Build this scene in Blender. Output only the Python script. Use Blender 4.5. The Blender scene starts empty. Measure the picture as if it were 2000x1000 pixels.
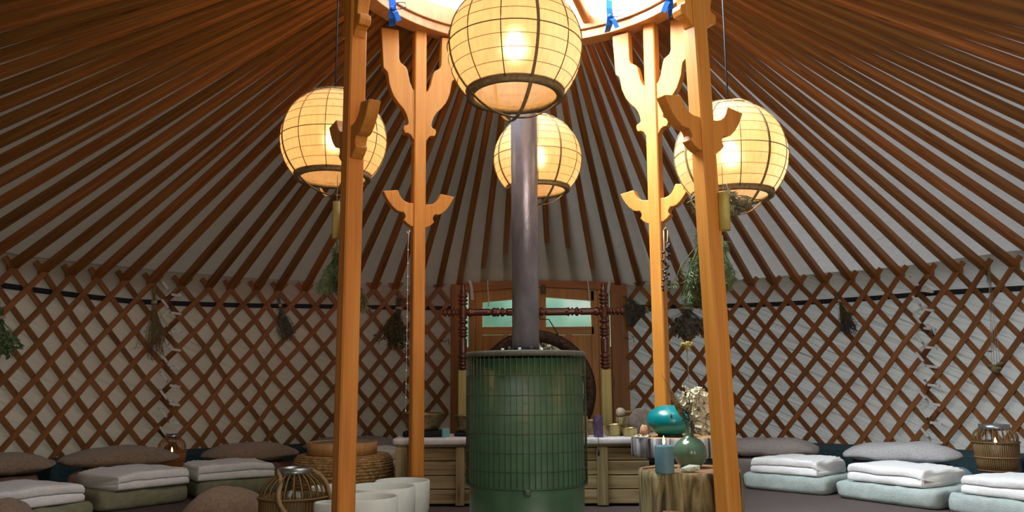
import bpy, bmesh, math, random
from math import sin, cos, tan, atan, atan2, pi, sqrt, radians
from mathutils import Vector, Matrix, noise
random.seed(7)
sc = bpy.context.scene
COL = sc.collection

# ------------------------------------------------------------------ camera
F_PX, PITCH, YAW, ROLL = 1571.0, 0.1592, -0.0224, -0.0063
CAM = Vector((-0.0167, -3.73, 0.67))
_f0 = Vector((sin(YAW), cos(YAW), 0)); _r0 = Vector((cos(YAW), -sin(YAW), 0)); _z = Vector((0, 0, 1))
FWD = _f0*cos(PITCH) + _z*sin(PITCH)
_up = -_f0*sin(PITCH) + _z*cos(PITCH)
RGT = _r0*cos(ROLL) + _up*sin(ROLL)
UPV = -_r0*sin(ROLL) + _up*cos(ROLL)
cd = bpy.data.cameras.new('camera'); cam = bpy.data.objects.new('camera', cd); COL.objects.link(cam)
cd.sensor_width = 36; cd.lens = F_PX/2000*36; cd.clip_start = 0.02; cd.clip_end = 500
M = Matrix.Identity(4)
for i in range(3):
    M[i][0] = RGT[i]; M[i][1] = UPV[i]; M[i][2] = -FWD[i]; M[i][3] = CAM[i]
cam.matrix_world = M
sc.camera = cam

# ------------------------------------------------------------------ render look
sc.view_settings.view_transform = 'Standard'
sc.view_settings.look = 'None'
sc.view_settings.gamma = 1
sc.view_settings.use_curve_mapping = False
sc.view_settings.exposure = 0.0
sc.cycles.use_denoising = True
sc.cycles.max_bounces = 8; sc.cycles.diffuse_bounces = 4; sc.cycles.glossy_bounces = 3
sc.cycles.transmission_bounces = 6; sc.cycles.transparent_max_bounces = 12
sc.cycles.sample_clamp_indirect = 4.0
sc.cycles.caustics_reflective = False; sc.cycles.caustics_refractive = False

# ------------------------------------------------------------------ world: bright overcast sky above a belt of garden foliage
SKY = 4.0          # overhead cloud brightness
SKY_SIDE = 75.0    # brighter bank of cloud low on the left
SKY_RIGHT = 14.0    # open sky low on the right, shining through canvas made more translucent there
FOLIAGE = 0.75
FOLIAGE_SUN = 6.3
w = bpy.data.worlds.new('sky'); sc.world = w; w.use_nodes = True
nt = w.node_tree; nt.nodes.clear()
def N(tree, typ, **kw):
    n = tree.nodes.new(typ)
    for k, v in kw.items():
        if k.startswith('i_'):
            key = k[2:]
            n.inputs[int(key) if key.isdigit() else key].default_value = v
        else: setattr(n, k, v)
    return n
def L(tree, a, b): tree.links.new(a, b)
tc = N(nt, 'ShaderNodeTexCoord')
sep = N(nt, 'ShaderNodeSeparateXYZ'); L(nt, tc.outputs['Generated'], sep.inputs[0])
n1 = N(nt, 'ShaderNodeTexNoise', i_Scale=9.0, i_Detail=3.0); L(nt, tc.outputs['Generated'], n1.inputs['Vector'])
fr = N(nt, 'ShaderNodeValToRGB'); L(nt, n1.outputs['Fac'], fr.inputs[0])
fr.color_ramp.elements[0].position = .36; fr.color_ramp.elements[0].color = (.19, .42, .27, 1)
fr.color_ramp.elements[1].position = .62; fr.color_ramp.elements[1].color = (.95, 1, .95, 1)
e = fr.color_ramp.elements.new(.5); e.color = (.42, .78, .56, 1)
fs = N(nt, 'ShaderNodeVectorMath', operation='MULTIPLY'); L(nt, fr.outputs[0], fs.inputs[0])
sunny = N(nt, 'ShaderNodeMapRange', interpolation_type='SMOOTHSTEP'); sdot = N(nt, 'ShaderNodeVectorMath', operation='DOT_PRODUCT'); L(nt, tc.outputs['Generated'], sdot.inputs[0]); sdot.inputs[1].default_value = (-.05, -.999, 0); L(nt, sdot.outputs['Value'], sunny.inputs[0])   # the garden on the entrance side lies in full sun
sunny.inputs[1].default_value = .5; sunny.inputs[2].default_value = .95; sunny.inputs[3].default_value = 0; sunny.inputs[4].default_value = 1
tint = N(nt, 'ShaderNodeMix', data_type='VECTOR'); L(nt, sunny.outputs[0], tint.inputs[0]); tint.inputs[4].default_value = (FOLIAGE, FOLIAGE, FOLIAGE)
tint.inputs[5].default_value = (FOLIAGE_SUN*1.9, FOLIAGE_SUN*1.08, FOLIAGE_SUN*1.12); L(nt, tint.outputs[1], fs.inputs[1])
dot = N(nt, 'ShaderNodeVectorMath', operation='DOT_PRODUCT'); L(nt, tc.outputs['Generated'], dot.inputs[0])
dot.inputs[1].default_value = Vector((-.90, -.06, .70)).normalized()
mr = N(nt, 'ShaderNodeMapRange', interpolation_type='SMOOTHSTEP'); L(nt, dot.outputs['Value'], mr.inputs[0])
mr.inputs[1].default_value = .68; mr.inputs[2].default_value = .96; mr.inputs[3].default_value = SKY; mr.inputs[4].default_value = SKY_SIDE
skyc = N(nt, 'ShaderNodeVectorMath', operation='SCALE'); skyc.inputs[0].default_value = (.86, .95, 1.0); L(nt, mr.outputs[0], skyc.inputs['Scale'])
el = N(nt, 'ShaderNodeMapRange', interpolation_type='SMOOTHSTEP'); L(nt, sep.outputs['Z'], el.inputs[0])
el.inputs[1].default_value = .22; el.inputs[2].default_value = .34
mx = N(nt, 'ShaderNodeMix', data_type='VECTOR'); L(nt, el.outputs[0], mx.inputs[0]); L(nt, fs.outputs[0], mx.inputs[4]); L(nt, skyc.outputs[0], mx.inputs[5])
dot2 = N(nt, 'ShaderNodeVectorMath', operation='DOT_PRODUCT'); L(nt, tc.outputs['Generated'], dot2.inputs[0])      # open bright sky low on the right
dot2.inputs[1].default_value = Vector((.93, -.15, .27)).normalized()
mr2 = N(nt, 'ShaderNodeMapRange', interpolation_type='SMOOTHSTEP'); L(nt, dot2.outputs['Value'], mr2.inputs[0])
mr2.inputs[1].default_value = .74; mr2.inputs[2].default_value = .97; mr2.inputs[3].default_value = 0; mr2.inputs[4].default_value = SKY_RIGHT
sky2 = N(nt, 'ShaderNodeVectorMath', operation='SCALE'); sky2.inputs[0].default_value = (.84, .95, 1.05); L(nt, mr2.outputs[0], sky2.inputs['Scale'])
tot = N(nt, 'ShaderNodeVectorMath', operation='ADD'); L(nt, mx.outputs[1], tot.inputs[0]); L(nt, sky2.outputs[0], tot.inputs[1])
bg = N(nt, 'ShaderNodeBackground'); L(nt, tot.outputs[0], bg.inputs[0]); bg.inputs[1].default_value = 1.0
wo = N(nt, 'ShaderNodeOutputWorld'); L(nt, bg.outputs[0], wo.inputs[0])
def portal(name, loc, rot, sx, sy):
    l = bpy.data.lights.new(name, 'AREA'); l.shape = 'RECTANGLE'; l.size = sx; l.size_y = sy
    l.cycles.is_portal = True
    o = bpy.data.objects.new(name, l); COL.objects.link(o); o.location = loc; o.rotation_euler = rot
portal('crown_portal', (0, 0, 2.99), (0, 0, 0), 2.0, 2.0)
ENT_C, ENT = radians(165), .23     # the wide entrance behind the camera: middle and half width (angles round the yurt)
portal('doorway_portal', (4.30*sin(ENT_C), 4.30*cos(ENT_C), .80), (pi/2, 0, pi-ENT_C), 2.1, 1.6)

BULB_W = 110.0      # emission strength of the lantern bulbs

# ------------------------------------------------------------------ pixel -> place helpers (photo frame 2000 x 1000)
def ray(px, py):
    return (FWD + RGT*((px-1000)/F_PX) + UPV*((500-py)/F_PX))
def atD(px, py, D):                       # point at depth D (metres in front of the camera, along the room's Y)
    d = ray(px, py); return CAM + d*(D/d.y)
def atZ(px, py, z):
    d = ray(px, py); return CAM + d*((z-CAM.z)/d.z)
def atR(px, py, R):                       # point on the cylinder of radius R round the yurt's centre, far side
    d = ray(px, py); a = d.x**2+d.y**2; b = 2*(CAM.x*d.x+CAM.y*d.y); c = CAM.x**2+CAM.y**2-R*R
    t = (-b+sqrt(b*b-4*a*c))/(2*a); return CAM + d*t
def px_m(D): return D/F_PX*1.02           # metres per pixel at depth D (near the picture's middle)

# ------------------------------------------------------------------ materials
MATS = {}
def newmat(name):
    m = bpy.data.materials.new(name); m.use_nodes = True; m.node_tree.nodes.clear(); MATS[name] = m
    t = m.node_tree; out = N(t, 'ShaderNodeOutputMaterial'); return m, t, out
def c4(c): return (c[0], c[1], c[2], 1)
def ramp(t, fac, stops):
    r = N(t, 'ShaderNodeValToRGB'); L(t, fac, r.inputs[0]); els = r.color_ramp.elements
    els[0].position, els[0].color = stops[0][0], c4(stops[0][1]); els[1].position, els[1].color = stops[-1][0], c4(stops[-1][1])
    for p, c in stops[1:-1]:
        e = els.new(p); e.color = c4(c)
    return r
def wood(name, dark, mid, light, rough=.5, var=.25, knots=True, spec=.35, contrast=1.0):
    m, t, out = newmat(name)
    at = N(t, 'ShaderNodeAttribute', attribute_name='wc')
    oi = N(t, 'ShaderNodeObjectInfo')
    off = N(t, 'ShaderNodeVectorMath', operation='SCALE'); off.inputs[0].default_value = (37, 11, 23); L(t, oi.outputs['Random'], off.inputs['Scale'])
    add = N(t, 'ShaderNodeVectorMath', operation='ADD'); L(t, at.outputs['Vector'], add.inputs[0]); L(t, off.outputs[0], add.inputs[1])
    mp = N(t, 'ShaderNodeMapping'); mp.inputs['Scale'].default_value = (1.3, 26, 26); L(t, add.outputs[0], mp.inputs[0])
    a = N(t, 'ShaderNodeTexNoise', i_Scale=1.0, i_Detail=5.0, i_Roughness=.6, i_Distortion=.5); L(t, mp.outputs[0], a.inputs['Vector'])
    mp2 = N(t, 'ShaderNodeMapping'); mp2.inputs['Scale'].default_value = (4, 150, 150); L(t, add.outputs[0], mp2.inputs[0])
    b = N(t, 'ShaderNodeTexNoise', i_Scale=1.0, i_Detail=2.0); L(t, mp2.outputs[0], b.inputs['Vector'])
    mixf = N(t, 'ShaderNodeMath', operation='MULTIPLY_ADD'); L(t, b.outputs['Fac'], mixf.inputs[0]); mixf.inputs[1].default_value = .3; 
    sub = N(t, 'ShaderNodeMath', operation='MULTIPLY_ADD'); L(t, a.outputs['Fac'], sub.inputs[0]); sub.inputs[1].default_value = .85*contrast; sub.inputs[2].default_value = -.15+.42*(1-contrast)
    L(t, sub.outputs[0], mixf.inputs[2])
    r = ramp(t, mixf.outputs[0], [(.22, dark), (.45, mid), (.72, light)])
    col = r.outputs[0]
    if knots:
        mp3 = N(t, 'ShaderNodeMapping'); mp3.inputs['Scale'].default_value = (2.2, 14, 14); L(t, add.outputs[0], mp3.inputs[0])
        v = N(t, 'ShaderNodeTexVoronoi', i_Scale=1.0); L(t, mp3.outputs[0], v.inputs['Vector'])
        k = N(t, 'ShaderNodeMapRange'); L(t, v.outputs['Distance'], k.inputs[0]); k.inputs[1].default_value = .05; k.inputs[2].default_value = .16; k.inputs[3].default_value = .7; k.inputs[4].default_value = 0
        km = N(t, 'ShaderNodeMix', data_type='RGBA'); L(t, k.outputs[0], km.inputs[0]); L(t, col, km.inputs[6]); km.inputs[7].default_value = c4([x*.35 for x in dark]); col = km.outputs[2]
    val = N(t, 'ShaderNodeMapRange'); L(t, oi.outputs['Random'], val.inputs[0]); val.inputs[3].default_value = 1-var; val.inputs[4].default_value = 1+var
    hs = N(t, 'ShaderNodeHueSaturation'); L(t, col, hs.inputs['Color']); L(t, val.outputs[0], hs.inputs['Value'])
    hv = N(t, 'ShaderNodeMath', operation='MULTIPLY_ADD'); L(t, oi.outputs['Random'], hv.inputs[0]); hv.inputs[1].default_value = -.045*var; hv.inputs[2].default_value = .5+.0225*var
    L(t, hv.outputs[0], hs.inputs['Hue'])
    p = N(t, 'ShaderNodeBsdfPrincipled'); L(t, hs.outputs[0], p.inputs['Base Color']); p.inputs['Roughness'].default_value = rough
    p.inputs['Specular IOR Level'].default_value = spec
    bp = N(t, 'ShaderNodeBump', i_Strength=.25, i_Distance=.002); L(t, mixf.outputs[0], bp.inputs['Height']); L(t, bp.outputs[0], p.inputs['Normal'])
    L(t, p.outputs[0], out.inputs[0]); return m
def surf(name, c1, c2=None, scale=20, rough=.8, bump=.0, bscale=None, metal=0, spec=.3, stretch=(1, 1, 1), detail=4, lo=.35, hi=.65, coat=0, sss=0, sheen=0, emit=None):
    m, t, out = newmat(name)
    tcn = N(t, 'ShaderNodeTexCoord'); mp = N(t, 'ShaderNodeMapping'); mp.inputs['Scale'].default_value = stretch; L(t, tcn.outputs['Object'], mp.inputs[0])
    n = N(t, 'ShaderNodeTexNoise', i_Scale=float(scale), i_Detail=float(detail)); L(t, mp.outputs[0], n.inputs['Vector'])
    p = N(t, 'ShaderNodeBsdfPrincipled')
    r = ramp(t, n.outputs['Fac'], [(lo, c1), (hi, c2 or c1)]); L(t, r.outputs[0], p.inputs['Base Color'])
    p.inputs['Roughness'].default_value = rough; p.inputs['Metallic'].default_value = metal; p.inputs['Specular IOR Level'].default_value = spec
    p.inputs['Coat Weight'].default_value = coat; p.inputs['Coat Roughness'].default_value = .12
    if sheen: p.inputs['Sheen Weight'].default_value = sheen
    if sss:
        p.inputs['Subsurface Weight'].default_value = sss; p.inputs['Subsurface Radius'].default_value = (.02, .02, .02)
    if emit: p.inputs['Emission Color'].default_value = c4(emit[0]); p.inputs['Emission Strength'].default_value = emit[1]
    if bump:
        nb = N(t, 'ShaderNodeTexNoise', i_Scale=float(bscale or scale*4), i_Detail=3.0); L(t, mp.outputs[0], nb.inputs['Vector'])
        bp = N(t, 'ShaderNodeBump', i_Strength=bump, i_Distance=.01); L(t, nb.outputs['Fac'], bp.inputs['Height']); L(t, bp.outputs[0], p.inputs['Normal'])
    L(t, p.outputs[0], out.inputs[0]); return m

M_POLE = wood('roof_pole_wood', (.22, .072, .012), (.37, .14, .027), (.52, .235, .062), .5, .25)
M_LAT = wood('lattice_wood', (.18, .062, .015), (.28, .113, .031), (.38, .175, .06), .55, .2, knots=False)
M_POST = wood('post_pine', (.47, .165, .022), (.62, .25, .040), (.72, .35, .08), .42, .08, knots=False, contrast=.8)
M_RING = wood('crown_wood', (.40, .17, .06), (.52, .25, .09), (.62, .34, .14), .45, .08, knots=False, contrast=.8)
M_DOOR = wood('door_wood', (.42, .18, .035), (.56, .27, .06), (.66, .36, .10), .42, .08)
M_DOORDARK = wood('door_frame_wood', (.28, .10, .022), (.40, .155, .036), (.52, .22, .06), .45, .1)
M_TURN = wood('turned_mahogany', (.065, .016, .007), (.105, .027, .011), (.15, .042, .017), .2, .05, knots=False, spec=.6)
M_PALE = wood('pale_raw_wood', (.36, .30, .10), (.48, .42, .16), (.58, .52, .24), .6, .05, knots=False)
M_PLANK = wood('weathered_plank', (.15, .115, .05), (.33, .265, .135), (.46, .385, .22), .75, .18, contrast=1.5)
m, t, out = newmat('stump_bark')
tcn = N(t, 'ShaderNodeTexCoord'); mp = N(t, 'ShaderNodeMapping'); mp.inputs['Scale'].default_value = (24, 24, 4.0); L(t, tcn.outputs['Object'], mp.inputs[0])
n = N(t, 'ShaderNodeTexNoise', i_Scale=1.0, i_Detail=6.0, i_Roughness=.62, i_Distortion=.7); L(t, mp.outputs[0], n.inputs['Vector'])
r = ramp(t, n.outputs['Fac'], [(.36, (.05, .036, .016)), (.45, (.16, .115, .05)), (.53, (.30, .235, .11)), (.66, (.48, .40, .21))])
bp = N(t, 'ShaderNodeBump', i_Strength=.8, i_Distance=.015); L(t, n.outputs['Fac'], bp.inputs['Height'])
p = N(t, 'ShaderNodeBsdfPrincipled', i_Roughness=.85); L(t, r.outputs[0], p.inputs['Base Color']); L(t, bp.outputs[0], p.inputs['Normal']); L(t, p.outputs[0], out.inputs[0]); M_BARK = m
M_STUMPTOP = wood('stump_top', (.20, .11, .05), (.30, .17, .08), (.38, .23, .12), .8, .03, knots=False)
M_BIRCH = wood('birch_bark', (.05, .045, .045), (.42, .40, .40), (.78, .76, .76), .7, .03, knots=False, contrast=2.2)
M_BAMBOO = wood('bamboo', (.34, .27, .06), (.46, .38, .10), (.55, .47, .16), .45, .1, knots=False)
M_RIB = surf('lantern_rib', (.17, .12, .05), (.27, .195, .09), 60, .55)
M_WICKER = wood('wicker', (.12, .07, .022), (.25, .155, .055), (.38, .26, .11), .6, .2, knots=False, contrast=1.3)
M_WICKERDARK = wood('dark_wicker', (.09, .05, .018), (.19, .11, .042), (.30, .19, .085), .6, .1, knots=False, contrast=1.3)
M_CARPET = surf('carpet', (.085, .064, .060), (.12, .094, .09), 120, .95, .5, 500)
M_BLACK = surf('black_strap', (.012, .012, .016), (.02, .02, .026), 80, .7)
M_IRON = surf('black_iron', (.012, .011, .01), (.02, .018, .016), 40, .45, spec=.5)
M_PIPE = surf('flue_steel', (.26, .25, .285), (.36, .35, .40), 18, .36, .15, 60, metal=.6, stretch=(1, 1, .5), spec=.6)
M_STOVE = surf('stove_green', (.042, .10, .052), (.058, .13, .068), 12, .36, .05, 90, spec=.5)
M_LID = surf('stove_lid', (.10, .105, .085), (.13, .135, .11), 40, .45)
M_GUARD = surf('guard_wire', (.032, .066, .037), (.042, .082, .046), 30, .4, spec=.5)
M_WHITE = surf('white_towel', (.80, .80, .80), (.88, .88, .88), 60, .95, .35, 350, sheen=.2)
M_CLOTH = surf('altar_cloth', (.68, .67, .70), (.78, .77, .80), 40, .95, .3, 220)
M_SAGE = surf('sage_cover', (.19, .20, .125), (.24, .25, .165), 30, .9, .3, 160)
M_SAGEB = surf('aqua_sage_cover', (.34, .405, .385), (.40, .465, .445), 30, .9, .3, 160)
M_FUR = surf('brown_fleece', (.24, .165, .115), (.34, .245, .175), 70, 1, .7, 260, sheen=.3)
M_MATBROWN = surf('brown_mattress', (.20, .125, .092), (.25, .16, .12), 50, .95, .3, 200)
M_GREYWOOL = surf('grey_wool', (.36, .35, .35), (.46, .45, .46), 90, .95, .4, 300)
M_GREYTAUPE = surf('taupe_wool', (.27, .24, .225), (.35, .315, .30), 90, .95, .4, 300)
M_BLUEWOOL = surf('blue_blanket', (.15, .22, .27), (.20, .28, .335), 60, .95, .3, 260)
M_LILAC = surf('lilac_mattress', (.26, .235, .27), (.32, .29, .33), 70, .95, .3, 260)
M_TEAL = surf('dark_teal_canvas', (.022, .05, .06), (.035, .075, .09), 40, .85, .3, 160)
M_QUARTZ = surf('frosted_quartz', (.72, .785, .765), (.80, .86, .84), 15, .55, .15, 300, sss=.35, spec=.4)
M_SEAGRASS = surf('seagrass', (.27, .15, .05), (.55, .36, .16), 34, .7, .9, 70, stretch=(1, 1, 1.6))
M_HONEY = wood('honey_wood', (.36, .19, .07), (.47, .27, .11), (.56, .35, .16), .5, .05, knots=False)
M_BRASS = surf('hammered_bronze', (.16, .125, .06), (.30, .25, .13), 26, .38, .5, 45, metal=.8)
M_YELLOWBRASS = surf('brass', (.38, .31, .12), (.50, .42, .18), 26, .3, .3, 45, metal=.9)  # brighter and yellower than the hammered bronze
M_GONGRIM = surf('gong_rim', (.018, .010, .007), (.06, .034, .02), 60, .5, .6, 60, metal=.5)
M_GONGFACE = surf('gong_face', (.05, .045, .035), (.12, .11, .08), 12, .16, .5, 16, metal=.9)
M_TEALDRUM = surf('teal_enamel', (.0, .20, .215), (.0, .23, .245), 8, .3, spec=.5, coat=.3)
M_VASE = surf('celadon_glaze', (.085, .16, .10), (.115, .205, .13), 10, .16, .1, 30, spec=.6, coat=.5)
M_CANDLE = surf('blue_wax', (.10, .21, .27), (.13, .25, .31), 20, .5, sss=.2)
M_FLAME = surf('flame', (1, .7, .3), (1, .7, .3), 1, 1, emit=((1, .62, .22), 9.0))
M_CRYSTAL = surf('pale_crystal', (.40, .45, .36), (.62, .66, .56), 40, .15, .3, 60, spec=.7, sss=.2)
M_AMETHYST = surf('amethyst', (.045, .025, .075), (.12, .075, .17), 60, .3, .5, 80, spec=.6)
M_ORANGESTONE = surf('orange_stone', (.48, .24, .12), (.62, .36, .20), 40, .6, .3, 60)
M_GREYSTONE = surf('grey_stone', (.16, .13, .105), (.25, .21, .175), 30, .85, .4, 60)
M_SHELL = surf('shell', (.55, .48, .38), (.68, .62, .52), 60, .5, .2, 60)
M_CYAN = surf('cyan_card', (.16, .40, .43), (.20, .46, .48), 20, .7)
M_BLUE = surf('blue_ribbon', (.0, .085, .42), (.005, .11, .50), 30, .5)
M_TAPE = surf('white_cord', (.74, .73, .70), (.82, .81, .78), 60, .85)
M_CREAM = surf('cream_bloom', (.74, .70, .50), (.88, .85, .66), 60, .8)
M_YARROW = surf('yarrow_yellow', (.42, .34, .08), (.55, .46, .15), 90, .8)
M_FEATHER = surf('pale_feather', (.55, .58, .56), (.68, .70, .68), 60, .8)
M_STALK = surf('dry_stalk', (.20, .14, .06), (.30, .22, .10), 60, .8)
M_ROSEMARY = surf('green_herb', (.07, .12, .045), (.20, .27, .13), 30, .8)
M_OLIVE = surf('olive_herb', (.075, .068, .028), (.16, .14, .07), 30, .85)
M_GREYHERB = surf('grey_herb', (.10, .10, .075), (.23, .22, .175), 30, .85)
M_LAVENDER = surf('lavender_tips', (.05, .05, .07), (.11, .11, .14), 60, .85)
M_STRAW = surf('straw_herb', (.22, .17, .08), (.34, .27, .14), 40, .85)
M_PINKDRY = surf('pinkish_dry_flower', (.24, .12, .09), (.33, .18, .13), 60, .85)
M_TWINE = surf('twine', (.42, .34, .22), (.50, .42, .29), 60, .9)
M_ROPE = surf('jute_rope', (.30, .20, .10), (.40, .28, .15), 90, .9, .6, 160)
M_TIN = surf('tin', (.30, .33, .35), (.42, .45, .47), 20, .3, metal=.9)
M_SEED = surf('black_seed', (.008, .008, .012), (.02, .02, .028), 40, .35, spec=.6)
M_DARKFELT = surf('dark_felt', (.008, .011, .016), (.016, .02, .027), 60, .95)

# canvas: off-white cloth with soft diagonal wrinkles; thin is the translucent share, set per side to paint light
def canvas(name, c1, c2, wr=.5, wall=False, thin=0.0, tcol=(.47, .47, .455)):
    m, t, out = newmat(name)
    tcn = N(t, 'ShaderNodeTexCoord')
    n = N(t, 'ShaderNodeTexNoise', i_Scale=3.0, i_Detail=5.0); L(t, tcn.outputs['Object'], n.inputs['Vector'])
    r = ramp(t, n.outputs['Fac'], [(.3, c1), (.7, c2)])
    mp = N(t, 'ShaderNodeMapping'); mp.inputs['Scale'].default_value = (1.6, 17, 1) if wall else (8, 8, 8); mr_ = N(t, 'ShaderNodeMapping'); mr_.inputs['Rotation'].default_value = (0, 0, .42 if wall else 0); L(t, (N(t, 'ShaderNodeAttribute', attribute_name='wc').outputs['Vector'] if wall else tcn.outputs['Object']), mr_.inputs[0]); L(t, mr_.outputs[0], mp.inputs[0])
    nb = N(t, 'ShaderNodeTexNoise', i_Scale=1.0, i_Detail=2.0, i_Distortion=.6); L(t, mp.outputs[0], nb.inputs['Vector'])
    bp = N(t, 'ShaderNodeBump', i_Strength=wr, i_Distance=.03); L(t, nb.outputs['Fac'], bp.inputs['Height'])
    d = N(t, 'ShaderNodeBsdfDiffuse'); L(t, r.outputs[0], d.inputs[0]); L(t, bp.outputs[0], d.inputs['Normal'])
    tr = N(t, 'ShaderNodeBsdfTranslucent'); tr.inputs[0].default_value = c4(tcol); L(t, bp.outputs[0], tr.inputs['Normal'])
    mxs = N(t, 'ShaderNodeMixShader'); mxs.inputs[0].default_value = thin; L(t, d.outputs[0], mxs.inputs[1]); L(t, tr.outputs[0], mxs.inputs[2])
    L(t, mxs.outputs[0], out.inputs[0]); return m
M_CANVAS = canvas('wall_canvas', (.43, .385, .32), (.49, .445, .38), .6, True, .012, (.52, .42, .30))  # shaded copy of the wall cloth: warm tint, barely translucent
M_CANVASLIT = canvas('lit_wall_canvas', (.43, .40, .35), (.49, .46, .41), 1.0, True, .10)  # same wall cloth, cooler and more translucent so this side looks daylit
M_ROOF = canvas('roof_canvas', (.40, .345, .28), (.46, .405, .34), .35, thin=.006, tcol=(.52, .42, .31))  # shaded copy of the roof cloth, darkness put into tint and translucency
ROOFS = [canvas('roof_cloth_%d' % k, (.40, .355, .30+.006*k), (.46, .415, .355+.006*k), .35, thin=v, tcol=(.50, .43+.01*k, .34+.028*k)) for k, v in enumerate((.009, .013, .018, .026, .036))]  # same roof cloth in rising steps, painting the brighter light towards the right

# lantern shade: thin woven cloth that lets the bulb glow through
m, t, out = newmat('lantern_shade')
tcn = N(t, 'ShaderNodeTexCoord'); mp = N(t, 'ShaderNodeMapping'); mp.inputs['Scale'].default_value = (60, 60, 8); L(t, tcn.outputs['Object'], mp.inputs[0])
n = N(t, 'ShaderNodeTexNoise', i_Scale=1.0, i_Detail=4.0); L(t, mp.outputs[0], n.inputs['Vector'])
r = ramp(t, n.outputs['Fac'], [(.3, (.62, .47, .29)), (.7, (.73, .58, .39))])
d = N(t, 'ShaderNodeBsdfDiffuse'); L(t, r.outputs[0], d.inputs[0])
tr = N(t, 'ShaderNodeBsdfTranslucent'); L(t, r.outputs[0], tr.inputs[0])
m1 = N(t, 'ShaderNodeMixShader'); m1.inputs[0].default_value = .62; L(t, d.outputs[0], m1.inputs[1]); L(t, tr.outputs[0], m1.inputs[2])
tp = N(t, 'ShaderNodeBsdfRefraction'); tp.inputs[0].default_value = (1, .96, .88, 1); tp.inputs['IOR'].default_value = 1.28; tp.inputs['Roughness'].default_value = .5
m2 = N(t, 'ShaderNodeMixShader'); m2.inputs[0].default_value = .055; L(t, m1.outputs[0], m2.inputs[1]); L(t, tp.outputs[0], m2.inputs[2])
L(t, m2.outputs[0], out.inputs[0]); M_SHADE = m
M_BULB = surf('bulb_glow', (1, .7, .4), (1, .7, .4), 1, 1, emit=((1, .58, .24), BULB_W))
m, t, out = newmat('clear_dome')
tp = N(t, 'ShaderNodeBsdfTransparent'); tp.inputs[0].default_value = (.95, .96, .97, 1)
gl = N(t, 'ShaderNodeBsdfGlossy'); gl.inputs['Roughness'].default_value = .08
ms = N(t, 'ShaderNodeMixShader'); ms.inputs[0].default_value = .05; L(t, tp.outputs[0], ms.inputs[1]); L(t, gl.outputs[0], ms.inputs[2]); L(t, ms.outputs[0], out.inputs[0]); M_GLASS = m

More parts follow.
